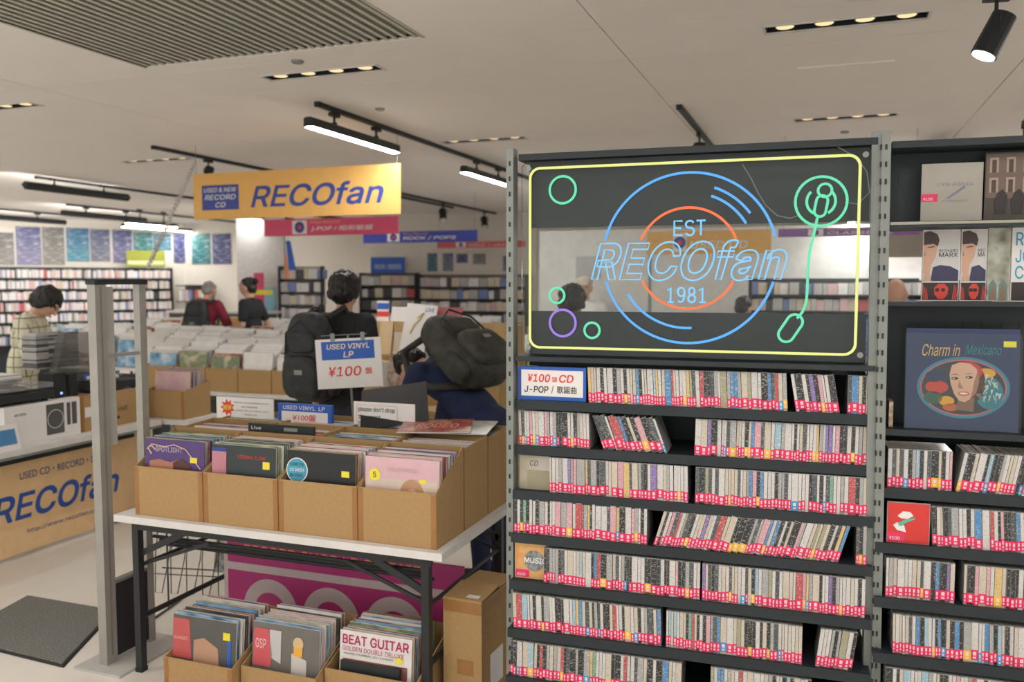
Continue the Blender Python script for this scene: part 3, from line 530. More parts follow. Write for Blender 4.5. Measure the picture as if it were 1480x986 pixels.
# covers in the open window of the right rack
def singer(u,wd,label):
    o=thing('portrait_case',label,'case',WL(u,.12,1.642),SR); H=.222
    bx('case',PAPER,o,0,wd,0,.012,0,H); flatprint(o,C_('cover_grey',(.62,.61,.60)),[(.002,.06),(wd-.002,.06),(wd-.002,H-.003),(.002,H-.003)],-.0008)
    s=min(1,wd/.105)
    flatprint(o,C_('hair_dark',(.07,.05,.045)),[(.002,.175),(.002,.214),(.02,.218),(.040,.208),(.046,.190),(.042,.170),(.03,.178)],-.0024); flatprint(o,C_('portrait_skin',(.66,.40,.29)),[(.002,.088),(.002,.188),(.018,.198),(.036,.188),(.040,.165),(.036,.135),(.024,.112),(.02,.08)],-.0018)
    flatprint(o,C_('brow_dark',(.1,.06,.04)),[(.014,.165),(.032,.168),(.032,.171),(.014,.168)],-.003); flatprint(o,C_('nose_shade',(.40,.20,.14)),[(.003,.142),(.008,.140),(.006,.155)],-.003)
    flatprint(o,C_('jacket_navy',(.05,.05,.11)),[(.024,.062),(.030,.105),(.05,.112),(wd*.75,.108),(wd-.003,.095),(wd-.003,.062)],-.0024); flatprint(o,C_('portrait_skin',(.66,.40,.29)),[(.002,.062),(.026,.062),(.022,.082),(.008,.088)],-.003)
    text('RICHARD' if wd>.09 else 'RIC',INK,o,.046,wd-.006,.152,.161,-.0016,0,.01); text('MARX' if wd>.09 else 'MA',INK,o,.046,wd-.006,.137,.150,-.0016,0,.015)
    flatprint(o,C_('lower_black',(.04,.03,.03)),[(.002,.002),(wd-.002,.002),(wd-.002,.057),(.002,.057)],-.0008)
    flatprint(o,C_('lower_red',(.70,.07,.05)),[(wd*.35,.02),(wd*.45,.006),(wd*.6,.006),(wd*.7,.02),(wd*.72,.04),(wd*.62,.053),(wd*.45,.053),(wd*.33,.04)],-.0016)
    for x in (.42,.58): flatprint(o,C_('lower_black',(.04,.03,.03)),ellpts(wd*x,.034,.006,.006,12),-.0024)
    for x0,dx in ((.06,.05),(.82,-.05)):
        for i in range(3): flatprint(o,C_('lower_red',(.70,.07,.05)),[(wd*(x0+i*.045),.004),(wd*(x0+.03+i*.045),.004),(wd*(x0+.03+i*.045-dx),.05-.006*i),(wd*(x0+.01+i*.045-dx),.05-.006*i)],-.0016)
singer(1.316,.105,'white case with half a man\'s portrait, left of two alike'); singer(1.425,.072,'white case with half a man\'s portrait, right of two, partly covered')
o=thing('glossy_case','glossy olive case with arched figures in clear wrap','case',WL(1.498,.115,1.642),SR); bx('case',art_mat('olive_art',[(.12,.13,.09),(.32,.33,.25),(.5,.5,.44),(.16,.15,.1)],14),o,0,.060,0,.012,0,.225)
for x in (.016,.044): flatprint(o,C_('arch_teal',(.16,.24,.22)),[(x-.011,.003),(x+.011,.003),(x+.011,.05),(x,.068),(x-.011,.05)],-.001); flatprint(o,C_('arch_rust',(.36,.17,.10)),[(x-.005,.003),(x+.005,.003),(x+.003,.045),(x-.003,.045)],-.0018)
o=thing('lettered_case','white case with tall blue capital letters at the right edge','case',WL(1.562,.11,1.642),SR); bx('case',PAPER,o,0,.12,0,.012,0,.23)
for s,z,x1 in (('REAL',.170,.10),('JOHN',.118,.10),('CALE',.068,.10)): text(s,C_('cyan_text',(.05,.35,.55)),o,.010,x1,z,z+.040,-.001,0,.015)
flatprint(o,C_('lower_black',(.04,.03,.03)),[(.002,.002),(.118,.002),(.118,.058),(.002,.058)],-.0008)
# ------------------------------------------------------------------ folding table with record cartons
TX0,TX1,TY0,TY1,TZ=-2.855,-1.30,2.80,3.66,.70
t=thing('folding_table','white-topped folding table with black legs holding record cartons','table',((TX0+TX1)/2,(TY0+TY1)/2,0)); hx,hy=(TX1-TX0)/2,(TY1-TY0)/2
part('table_top',WHITE,t,lambda b:b.box(-hx,hx,-hy,hy,TZ-.03,TZ)); part('front_rail',BLACK,t,lambda b:b.box(-hx+.08,hx-.06,-hy+.03,-hy+.05,TZ-.065,TZ-.03)); part('back_rail',BLACK,t,lambda b:b.box(-hx+.08,hx-.06,hy-.05,hy-.03,TZ-.065,TZ-.03))
for sx in (-1,1):
    X=sx*(hx-.085)
    for sy in (-1,1):
        lg=part('leg',BLACK,t,lambda b:b.box(X-.016,X+.016,sy*(hy-.045)-.016,sy*(hy-.045)+.016,.012,TZ-.03)); part('foot_cap',RUBBER,lg,lambda b:b.box(X-.018,X+.018,sy*(hy-.045)-.018,sy*(hy-.045)+.018,0,.02))
        part('brace',BLACK,t,lambda b:b.beam((X,sy*(hy-.055),.52),(X-sx*.28,sy*(hy-.055),TZ-.045),.012,.028))
        part('brace',BLACK,t,lambda b:b.beam((X,sy*(hy-.07),.47),(X-sx*.36,sy*(hy-.07),.60),.010,.014))
    part('leg_crossbar',BLACK,t,lambda b:b.cyl((X,-hy+.045,.24),(X,hy-.045,.24),.012,n=10)); part('leg_crossbar',BLACK,t,lambda b:b.cyl((X,-hy+.045,.47),(X,hy-.045,.47),.009,n=10))
for yy,zz in ((-hy+.10,.59),(-hy+.14,.562),(-hy+.18,.53)): part('rack_rod',BLACK,t,lambda b:b.cyl((-hx+.12,yy,zz),(hx-.12,yy,zz),.008,n=8))
# record sleeves
EDGE=mat('sleeve_edge',(.62,.58,.50),.6,noise=.25,scale=60)
PAL=[[(.05,.05,.06),(.12,.11,.1),(.3,.28,.25)],[(.6,.58,.55),(.45,.42,.4),(.7,.66,.6)],[(.25,.1,.3),(.5,.2,.15),(.1,.05,.2)],[(.05,.15,.3),(.2,.4,.6),(.6,.65,.7)],[(.5,.1,.08),(.3,.05,.05),(.6,.4,.2)],[(.3,.35,.2),(.15,.2,.1),(.55,.5,.35)],[(.75,.72,.7),(.7,.66,.62)],[(.62,.36,.42),(.7,.55,.5)]]
LPM=[art_mat('sleeve_art_%d'%i,p,9) for i,p in enumerate(PAL)]; lpc={}
def lpmesh(t,k,e=0):
    if (t,k,e) not in lpc: lpc[t,k,e]=MB().box(-.1575,.1575,-t/2+.0004,t/2,0,.3145,1).box(-.1573,.1573,-t/2,-t/2+.0004,.0008,.3140,0).mesh('record_sleeve',[LPM[k],(EDGE,mat('edge_white',(.74,.72,.69),.5),mat('edge_blue',(.22,.42,.62),.5),mat('edge_dark',(.06,.06,.07),.5),mat('edge_green',(.25,.42,.18),.5))[e]])
    return lpc[t,k,e]
ORD='frontmost second third fourth fifth sixth seventh eighth ninth tenth eleventh twelfth thirteenth fourteenth fifteenth sixteenth seventeenth eighteenth nineteenth twentieth twenty-first twenty-second twenty-third twenty-fourth twenty-fifth twenty-sixth twenty-seventh twenty-eighth'.split()
def fill(x,y0,y1,z,n,tilt,label,group,first=None):
    pitch=(y1-y0)/n; tl=R(tilt); out=[]
    for i in range(n):
        th=random.choice((.004,.005,.007)); th=min(th,pitch*math.cos(tl)*.9)
        k=random.randrange(len(LPM)); e=random.choices((0,1,2,3,4),(5,6,1,3,.5))[0]
        o=obj('record_sleeve',lpmesh(round(th,3),k,e),None,(x+random.uniform(-.006,.006),y0+(i+.5)*pitch,z+.006+random.uniform(0,.010)),(-tl,0,random.uniform(-.008,.008)))
        tag(o,('%s '%ORD[i])+label,'record',group); out.append(o)
    return out
def carton(x0,x1,y0,y1,z,hf,hb,label,name='record_carton',tape=True,group=None,flat=False):
    t=thing(name,label,'carton',((x0+x1)/2,(y0+y1)/2,z),random.uniform(-.006,.006),group); a=(x1-x0)/2-.002; b_=(y1-y0)/2-.002; th=.005
    part('base',CARDIN,t,lambda b:b.box(-a,a,-b_,b_,0,.004)); part('front_panel',CARD,t,lambda b:b.box(-a,a,-b_,-b_+th,.004,hf)); part('back_panel',CARDIN,t,lambda b:b.box(-a,a,b_-th,b_,.004,hb))
    for s in (-1,1): part('side_panel',CARD,t,lambda b:b.xprism([(-b_+th,.004),(b_-th,.004),(b_-th,hb),(-b_+th,hf)],s*a-(th if s>0 else 0),s*a+(th if s<0 else 0)))
    if tape:
        for s in (-1,1):
            part('tape',TAPE,t,lambda b:(b.box(min(s*a,s*(a-.022)),max(s*a,s*(a-.022)),-b_-.0007,-b_,.003,hf-.004)))
    return t
CX=[-2.768,-2.405,-2.035,-1.672,-1.335]; NM=['leftmost','second from left','third from left','rightmost']
first=[]
for i in range(4):
    carton(CX[i],CX[i+1],2.832,3.092,TZ,.213,.345,'open brown carton of records, %s in the front row on the table'%NM[i],group='cartons on the folding table')
    xc=(CX[i]+CX[i+1])/2; first.append(fill(xc,2.852,3.04,TZ+.005,15,3,'record from the front in the %s front carton on the table'%NM[i],'records in the %s front carton'%NM[i]))
    carton(CX[i],CX[i+1],3.096,3.352,TZ,.335,.345,'open brown carton, %s in the middle row on the table'%NM[i],group='cartons on the folding table')
    fill(xc,3.14,3.28,TZ+.005,9,2,'record from the front in the %s middle row carton on the table'%NM[i],'records in the %s middle carton'%NM[i])
    carton(CX[i],CX[i+1],3.356,3.612,TZ,.335,.345,'open brown carton, %s in the back row on the table'%NM[i],group='cartons on the folding table')
    fill(xc,3.40,3.55,TZ+.005,7,2,'record from the front in the %s back row carton on the table'%NM[i],'records in the %s back carton'%NM[i])
# side tape on the right-hand cartons
def swapfront(o,label,m):
    me=o.data.copy(); me.materials[0]=m; o.data=me; o['label']=label; o.location.z=TZ+.014 if o.location.z>.5 else o.location.z
def deco(o,th=.0035): return th
o=first[0][0]; swapfront(o,'purple record sleeve with swirling cream lettering in the leftmost front carton',C_('violet',(.09,.05,.19)))
flatprint(o,C_('bronze',(.45,.20,.13)),[(-.13,.10),(.10,.10),(.08,.21),(.03,.235),(-.02,.22),(-.08,.23),(-.13,.22)],-.0045); flatprint(o,C_('dark_hair',(.10,.035,.03)),[(.0,.10),(.10,.10),(.09,.21),(.04,.24),(-.005,.22)],-.005)
text('SPOTLIGHT',C_('lilac',(.50,.42,.50)),o,-.10,.045,.262,.285,-.0045,.1,.02); bx('price_sticker',YEL,o,.085,.122,-.0055,-.004,.225,.248)
part('cover_swirl',C_('cream_line',(.70,.50,.38)),o,lambda b:(b.tube([(-.145,-.0045,.27),(-.12,-.0045,.292),(-.05,-.0045,.285),(0,-.0045,.296),(.06,-.0045,.28),(.10,-.0045,.24),(.14,-.0045,.20)],.0022,5),b.tube([(-.12,-.0045,.25),(-.14,-.0045,.275),(-.12,-.0045,.285),(-.10,-.0045,.27)],.003,5)))
o=first[1][0]; swapfront(o,'dark green record sleeve with pink side strip in the second front carton',C_('dark_slate',(.035,.045,.048)))
bx('paper_strip',C_('dusty_pink',(.50,.22,.27)),o,-.157,-.085,-.0045,-.003,.0,.30); bx('strip_head',NAVY,o,-.157,-.085,-.0052,-.0045,.285,.30); text('VIENNA FUNK',RED,o,-.03,.11,.262,.276,-.0045,.1); bx('price_sticker',YEL,o,.095,.128,-.0045,-.003,.225,.255)
o=first[2][0]; swapfront(o,'black record sleeve with round blue sticker in the third front carton',C_('sleeve_black',(.018,.02,.022)))
MB().cyl((-.11,-.0045,.235),(-.11,-.003,.235),.050,n=32).build('round_sticker_rim',PAPER,o); MB().cyl((-.11,-.0052,.235),(-.11,-.0045,.235),.046,n=32).build('round_sticker',C_('cyan_blue',(.06,.35,.50)),o)
for s,z in (('I LOVE YOU',.252),('12 INCH',.230),('IN VINYL',.208)): text(s,INK if z!=.230 else PAPER,o,-.143,-.077,z,z+.013,-.006,0,.02)
bx('price_sticker',YEL,o,.095,.130,-.0045,-.003,.222,.246)
o=first[3][0]; swapfront(o,'pale pink record sleeve with blonde portrait in the rightmost front carton',C_('rose',(.66,.42,.47)))
flatprint(o,C_('pale_stone',(.62,.52,.45)),[(-.15,.0),(.15,.0),(.15,.235),(-.15,.235)],-.0042); flatprint(o,C_('blonde',(.48,.27,.15)),ellpts(.045,.175,.052,.062),-.0048); flatprint(o,C_('portrait_skin',(.66,.40,.29)),ellpts(.045,.16,.026,.042),-.0054)
text('CALIFORNIA',C_('soft_grey',(.5,.4,.35)),o,-.06,.07,.262,.278,-.0045); MB().cyl((-.115,-.0048,.245),(-.115,-.004,.245),.024,n=20).build('round_sticker',YEL,o); text('5',INK,o,-.122,-.108,.234,.256,-.0055,0,.02); flatprint(o,YEL,ellpts(.09,.232,.016,.009),-.0048)
# sleeves lying flat on the right cartons, a black sleeve propped up
def flat(x,y,z,rz,k,label,rx=0,ry=0,cov=None):
    o=obj('loose_record',lpmesh(.004,k,1),None,(x,y,z),(R(90)+rx,ry,rz)); 
    o.rotation_euler=(Matrix.Rotation(rz,3,'Z')@Matrix.Rotation(ry,3,'Y')@Matrix.Rotation(R(-90)+rx,3,'X')).to_euler(); return tag(o,label,'record',None)
flat(-1.49,3.30,TZ+.352,R(12),1,'grey record lying flat over the right-hand cartons, under the coral one',R(1)); o=flat(-1.55,3.26,TZ+.360,R(20),4,'record with coral lettering lying flat on top of the right-hand cartons',R(1))
text('RODEO',C_('coral_print',(.70,.22,.16)),o,-.09,.10,.10,.20,-.003,.2,.03)
o=obj('propped_record',lpmesh(.004,0,3),None,(-1.82,3.42,TZ+.35),(R(-62),R(-8),R(24))); tag(o,'black record sleeve propped up slanting over the table cartons','record'); me=o.data.copy(); me.materials[0]=C_('sleeve_black',(.018,.02,.022)); o.data=me
# small signs among the cartons
def table_sign(px,Y,label,fn,m=PAPER,th=.006,name='table_sign'):
    a=PY(px[0],px[3],Y); b=PY(px[1],px[3],Y); c=PY(px[0],px[2],Y); W=b.x-a.x; H=c.z-a.z
    t=thing(name,label,'sign',(a.x,Y,a.z)); bx('sign_card',m,t,0,W,-th/2,th/2,0,H); MB().cyl((W/2,.004+th/2,-(a.z-TZ-.35)-.03),(W/2,.004+th/2,H*.5),.003,n=6).build('support',STEEL,t) if a.z>TZ+.3 else None
    fn(t,W,H,-th/2); return t
def s1(t,W,H,y):
    MB().prism([((.20+.13*(1 if i%2 else .62)*math.cos(math.pi*i/9))*W,(.55*H+.13*W*(1 if i%2 else .62)*math.sin(math.pi*i/9))) for i in range(18)],y-.001,y).build('burst_print',RED,t); text('NEW',YEL,t,W*.13,W*.27,H*.45,H*.66,y-.002,0,.03)
    for i,(s,u) in enumerate((('Records are arranged by price',.32),('as marked',.45),('please ask our staff to listen',.34),('thank you',.5))): text(s,INK,t,W*u,W*(.92 if i%2==0 else .72),H*(.75-.17*i),H*(.83-.17*i),y-.001)
table_sign((314,396,573,606),3.47,'white paper notice with red starburst behind the left cartons',s1)
def s2(t,W,H,y): bx('sign_face',PAPER,t,W*.07,W*.93,y-.001,y,H*.14,H*.66); text('USED VINYL  LP',PAPER,t,W*.1,W*.88,H*.74,H*.92,y-.001,.1,.02); text('¥100盤',RED,t,W*.28,W*.72,H*.26,H*.56,y-.002,.1,.02)
table_sign((404,481,582,614),3.46,'blue bordered sign for used vinyl standing in the back cartons',s2,BLUE,.02)
def s3(t,W,H,y):
    part('border_print',C_('rose_line',(.65,.25,.28)),t,lambda b:b.tube([(p[0],y-.0005,p[2]) for c in((W*.68,H*.78,0),(W*.09,H*.78,90),(W*.09,H*.20,180),(W*.68,H*.20,270)) for p in arc(c[0],c[1],.012,c[2],c[2]+90,5)],.0012,4,0,True))
    text("please don't drop",INK,t,W*.08,W*.68,H*.58,H*.80,y-.001,0,.025); text('the record',INK,t,W*.08,W*.44,H*.32,H*.50,y-.001,0,.025); text('商品を落とさないでください',INK,t,W*.08,W*.62,H*.14,H*.22,y-.001)
table_sign((512,600,580,616),3.45,'white notice asking customers not to drop the record',s3)
o=table_sign((360,455,611,623),3.12,'low black divider tag lying before the used vinyl sign',lambda t,W,H,y:(text('Live',PAPER,t,W*.05,W*.2,H*.3,H*.7,y-.001),bx('pale_label',STEEL,t,W*.55,W*.75,y-.001,y,H*.3,H*.7)),BLACK,.01,'divider_tag')
# hanging price sign
SG=PD(455,488,4.6); b=PD(551,484,4.6); t=thing('hanging_price_sign','white sign reading USED VINYL LP 100 yen clipped to a wire rod','sign',PD(460,563,4.6),YAW); W=.352; Hs=.268; t.rotation_euler=(0,R(-3),YAW)
bx('sign_board',PAPER,t,0,W,-.002,.002,0,Hs); bx('title_panel',BLUE,t,W*.09,W*.90,-.003,-.002,Hs*.58,Hs*.95); text('USED VINYL',C_('cream_text',(.85,.72,.5)),t,W*.17,W*.83,Hs*.79,Hs*.90,-.0035,.15,.03); text('LP',C_('cream_text',(.85,.72,.5)),t,W*.42,W*.58,Hs*.62,Hs*.74,-.0035,.15,.03)
text('¥100',RED,t,W*.18,W*.68,Hs*.24,Hs*.44,-.003,.15,.025); text('盤',RED,t,W*.74,W*.85,Hs*.27,Hs*.40,-.003,0,.02)
for u in (.24,.70): bx('clip',STEEL,t,W*u,W*u+.022,-.006,.006,Hs-.012,Hs+.03)
MB().cyl((W*.1,0,Hs+.02),(W*.8,0,Hs+.02),.003,n=6).build('rod',STEEL,t); MB().cyl((W*.5,.012,-1.09),(W*.5,.012,Hs+.02),.006,n=8).build('stand_pole',STEEL,t); MB().cyl((W*.5,.012,-1.115),(W*.5,.012,-1.09),.13,n=20).build('stand_foot',BLACK,t)
# ------------------------------------------------------------------ under the table
UX=[(-2.515,-2.172),(-2.165,-1.812),(-1.806,-1.402)]; UN=['left','middle','right']; uf=[]
for i,(a,b) in enumerate(UX):
    dy=(-.09,-.05,0)[i]; a+=dy*-.75*0; 
    carton(a,b,2.79+dy,3.12+dy,0,.165 if i!=2 else .19,.30,'open brown carton of records on the floor, %s of three'%UN[i],'floor_carton',i==0,'cartons under the table'); uf.append(fill((a+b)/2,2.815+dy,3.03+dy,.006,15,5,'record from the front in the %s carton on the floor'%UN[i],'records in the %s floor carton'%UN[i]))
def sw2(o,label,m): me=o.data.copy(); me.materials[0]=m; o.data=me; o['label']=label
o=uf[0][0]; sw2(o,'grey record sleeve with red block, front of the left floor carton',C_('smoke',(.10,.10,.095)))
flatprint(o,C_('brick_red',(.52,.10,.10)),[(-.155,.14),(-.06,.14),(-.075,.30),(-.155,.30)],-.0045); flatprint(o,C_('skin_tone',(.48,.28,.18)),[(-.05,.10),(.08,.10),(.07,.20),(0,.235),(-.05,.22)],-.0045); bx('price_sticker',YEL,o,.095,.128,-.0055,-.004,.24,.27); bx('cover_strip',BLUE,o,.118,.135,-.0055,-.004,.12,.24)
text('SUNSET',C_('pale_rose',(.8,.5,.5)),o,-.15,-.08,.215,.228,-.0055)
o=uf[1][0]; sw2(o,'collage record sleeve with red panel, front of the middle floor carton',C_('smoke_two',(.16,.15,.14)))
flatprint(o,C_('cherry',(.60,.10,.12)),[(-.15,.14),(-.07,.14),(-.06,.19),(-.08,.29),(-.15,.29)],-.0045); flatprint(o,C_('silver_print',(.52,.52,.53)),[(-.07,.18),(-.02,.16),(-.02,.29),(-.075,.29)],-.0045); flatprint(o,C_('orange_print',(.80,.40,.06)),[(.04,.20),(.08,.20),(.08,.235),(.04,.235)],-.0052); flatprint(o,C_('straw',(.65,.48,.25)),ellpts(.06,.25,.024,.026),-.0048); flatprint(o,C_('pale_figure',(.55,.53,.5)),[(.03,.10),(.10,.10),(.10,.19),(.03,.21)],-.0045)
text('GSP',C_('pale_rose',(.8,.5,.5)),o,-.14,-.09,.21,.25,-.0055,0,.02)
o=uf[2][0]; sw2(o,'white record sleeve lettered BEAT GUITAR, front of the right floor carton',C_('cover_white',(.72,.70,.69)))
text('BEAT GUITAR',C_('crimson',(.45,.02,.10)),o,-.145,.145,.262,.300,-.0045,0,.03); text('GOLDEN DOUBLE DELUXE',C_('crimson',(.45,.02,.10)),o,-.145,.125,.236,.254,-.0045); text('WALKING STRUMMERS, JELLY & STRINGS',INK,o,-.14,.08,.220,.230,-.0045); flatprint(o,YEL,ellpts(.105,.226,.018,.012),-.005)
bx('cover_photo',art_mat('dusk_art',[(.10,.05,.07),(.30,.10,.06),(.14,.07,.1)],8),o,-.14,.14,-.0045,-.003,.005,.205)
o=tag(MB().box(-.13,.13,-.006,.006,0,.20).build('folded_sleeve',BLACK,None,(-1.62,2.806,.02),(R(-6),0,0)),'black folded sleeve tucked before the guitar record','sleeve')
# pink board standing under the table
PB=thing('pink_board','magenta board with pale stripe and yellow lettering standing under the table','board',(-2.665,3.30,0)); Wp=1.235; PNK=C_('magenta',(.50,.05,.22)); PWT=C_('board_white',(.62,.52,.53))
bx('board_sheet',PNK,PB,0,Wp+.0,0,.012,0,.475); bx('board_edge',PWT,PB,-.022,0,0,.012,0,.475); bx('stripe',PWT,PB,0,Wp,-.002,0,.325,.362)
for x0 in (.14,.47,.80):
    part('letter_arch',PWT,PB,lambda b:b.prism([(q[0],q[2]) for q in arc(x0+.10,.15,.15,0,180,20)]+[(q[0],q[2]) for q in arc(x0+.10,.15,.085,180,0,20)],-.002,0))
text('RECORD SHOP LP CD FAIR',C_('amber_text',(.80,.42,.12)),PB,.10,Wp-.2,.400,.455,-.002,0,.0)
# tall carton and flat-packed card
t=thing('tall_carton','tall closed brown carton with brown tape beside the table leg','carton',(-1.365,2.95,0),R(-3)); Wc,Dc,Hc=.165,.33,.475
for n,a in (('front_panel',(0,Wc,0,.006,0,Hc)),('back_panel',(0,Wc,Dc-.006,Dc,0,Hc)),('side_panel',(0,.006,.006,Dc-.006,0,Hc)),('side_panel',(Wc-.006,Wc,.006,Dc-.006,0,Hc))): bx(n,CARD,t,*a)
part('top_flap',CARD,t,lambda b:b.add([(0,0,Hc),(Wc,0,Hc),(Wc,Dc/2,Hc+.012),(0,Dc/2,Hc+.012),(0,0,Hc+.005),(Wc,0,Hc+.005),(Wc,Dc/2,Hc+.017),(0,Dc/2,Hc+.017)],[(0,1,2,3),(4,5,6,7),(0,1,5,4),(1,2,6,5),(2,3,7,6),(3,0,4,7)])); part('top_flap',CARD,t,lambda b:b.add([(0,Dc,Hc),(Wc,Dc,Hc),(Wc,Dc/2,Hc+.004),(0,Dc/2,Hc+.004),(0,Dc,Hc+.005),(Wc,Dc,Hc+.005),(Wc,Dc/2,Hc+.009),(0,Dc/2,Hc+.009)],[(0,1,2,3),(4,5,6,7),(0,1,5,4),(1,2,6,5),(2,3,7,6),(3,0,4,7)]))
bx('tape',TAPE,t,.0,Wc,-.0008,0,Hc-.05,Hc-.004); bx('tape',TAPE,t,Wc,Wc+.0008,0,Dc,Hc-.05,Hc-.01); bx('tape_patch',TAPE,t,.06,.13,-.0008,0,.18,.24); bx('shipping_label',PAPER,t,.09,.14,.02,.08,Hc+.007,Hc+.0085); bx('shipping_label',PAPER,t,Wc,Wc+.001,.08,.2,.10,.24)
t=thing('flat_carton','flat printed carton leaning behind the right table leg','carton',(-1.42,3.14,0)); bx('carton_body',CARD,t,0,.05,0,.14,0,.36); bx('edge_tape',TAPE,t,.05,.051,.02,.06,.1,.34); text('KEEP',INK,t,.004,.046,.18,.21,-.001)
# wire rack behind the table
t=thing('wire_rack','black wire magazine rack standing behind the left table leg','rack',(-3.16,3.42,0),R(12)); WIRE=mat('wire_steel',(.10,.10,.10),.4,.5)
for x in (0,.36): part('wire_post',WIRE,t,lambda b:b.cyl((x,.03,0),(x,.03,.62),.005,n=6))
for z in (.22,.42,.60): part('wire_rail',WIRE,t,lambda b:b.tube([(-.03,.03,z),(.39,.03,z)],.004,6))
for k in range(5): part('wire_pocket',WIRE,t,lambda b:b.tube([(-.03+k*.085,.03,.58),(-.025+k*.085,-.04,.30),(-.005+k*.085,-.08,.13),(.03+k*.085,-.08,.13),(.05+k*.085,-.04,.30),(.055+k*.085,.03,.58)],.0028,5))
part('wire_rail',WIRE,t,lambda b:b.tube([(-.02,-.06,.22),(.38,-.06,.22)],.003,5))
part('magazine',art_mat('magazine_art',[(.2,.2,.18),(.4,.4,.38),(.12,.12,.12)],20),t,lambda b:b.obox((.34,-.02,.36),(.045,0,0),(0,.003,0),(0,.03,.12)))
part('rack_foot',WIRE,t,lambda b:b.tube([(0,-.12,.006),(0,.15,.006)],.006,6)); part('rack_foot',WIRE,t,lambda b:b.tube([(.36,-.12,.006),(.36,.15,.006)],.006,6))
# ------------------------------------------------------------------ security gate, mat
t=thing('security_gate','aluminium shop security gate frame with black cap and dark lower panel','security gate',(-2.95,2.84,0))
MB().prism([(-.022,0),(.022,0),(.022,1.69),(-.022,1.69)],-.03,.03).build('gate_post',ALU,t); bx('post_groove',mat('groove_dark',(.20,.20,.18),.5),t,.022,.0235,-.006,.006,.05,1.68); bx('gate_post',ALU,t,-.018,.018,.225,.265,0,1.69)
bx('inner_panel',mat('frosted_panel',(.40,.39,.36),.5),t,-.006,.006,.03,.085,.98,1.68); bx('cap',BLACK,t,-.026,.026,-.034,.27,1.69,1.71); bx('crossbar',ALU,t,-.01,.01,.03,.225,1.37,1.385)
bx('lower_panel',RUBBER,t,-.016,.016,.03,.225,.03,.36); bx('lower_panel_cap',STEEL,t,-.018,.018,.03,.225,.36,.372)
bx('base_plate',mat('base_grey',(.50,.49,.46),.5),t,-.11,.15,-.09,.33,0,.012)
FM=mat('floor_mat_pile',(.19,.19,.175),.95,noise=.55,scale=160,bump=.6); a,b_,c,d=[PZ(*p,0) for p in((40,862),(168,884),(92,966),(-75,925))]
t=thing('floor_mat','dark grey speckled floor mat with rubber edge at the left','mat',(0,0,0)); P=[a,b_,c,d]; ce=sum(P,Vector())/4
MB().add([(q.x,q.y,.001) for q in P]+[(ce.x+(q.x-ce.x)*.985,ce.y+(q.y-ce.y)*.985,.008) for q in P],[(0,1,2,3),(4,5,6,7),(0,1,5,4),(1,2,6,5),(2,3,7,6),(3,0,4,7)]).build('rubber_edge',RUBBER,t)
MB().add([(ce.x+(q.x-ce.x)*.95,ce.y+(q.y-ce.y)*.95,.008) for q in P]+[(ce.x+(q.x-ce.x)*.945,ce.y+(q.y-ce.y)*.945,.013) for q in P],[(0,1,2,3),(4,5,6,7),(0,1,5,4),(1,2,6,5),(2,3,7,6),(3,0,4,7)]).build('pile',FM,t)
# ------------------------------------------------------------------ audio counter at the left
CXF,CZ=-4.35,.735
t=thing('audio_counter','white counter carrying turntables and audio boxes','counter',(CXF,2.2,0)); bx('counter_top',WHITE,t,-.95,0,0,2.52,CZ-.05,CZ); bx('under_frame',BLACK,t,-.9,-.18,.03,2.45,CZ-.12,CZ-.05); bx('edge_trim',STEEL,t,-.0,.004,0,2.52,CZ-.05,CZ-.035)
for y in (.08,2.4): bx('leg',STEEL,t,-.9,-.86,y,y+.04,0,CZ-.12); bx('leg',STEEL,t,-.36,-.32,y,y+.04,0,CZ-.12)
BX=-4.62; a=PX(0,662,BX); b=PX(200,640,BX)
t=thing('counter_banner','orange board with blue shop name below the audio counter','banner',(BX,a.y-.8,.03),R(90)); Lb=PX(200,700,BX).y-a.y+.8; Hb=.60; off=.8; Lv=Lb-off
bx('banner_board',TAN,t,0,Lb,0,.01,0,Hb); bx('top_strip',STEEL,t,0,Lb,-.003,0,Hb-.008,Hb+.006)
def bb(px0,py0,px1,py1): p=PX(px0,py0,BX+.002); q=PX(px1,py1,BX+.002); return p.y-(a.y-.8),q.y-(a.y-.8)
u0,u1=bb(0,740,172,690); text('RECOfan',C_('shop_blue',(.03,.10,.42)),t,u0-.05,u1,.205,.38,-.002,.22,.035)
u0,u1=bb(28,680,150,660); text('USED CD・RECORD・DVD',NAVY,t,u0,u1,.455,.50,-.002,0,.012); u0,u1=bb(40,772,150,748); text('http://www.recofan.co.jp',NAVY,t,u0,u1,.105,.14,-.002)
def onc(px,py): return PX(px,py,CXF-.10)
def face_box(px0,px1,py_top,label,m,name,dep=.3,z=CZ,X=-4.45,fn=None,cat='box'):
    y0=PX(px0,600,X).y; y1=PX(px1,600,X).y; zt=PX((px0+px1)/2,py_top,X).z; t=thing(name,label,cat,(X,y0,z),R(90)); W=y1-y0; H=zt-z
    bx('box_body',m,t,0,W,0,dep,0,H-.004); bx('lid_flap',m,t,0,W,.002,dep,H-.004,H)
    if fn: fn(t,W,H)
    return t,y0,y1,zt
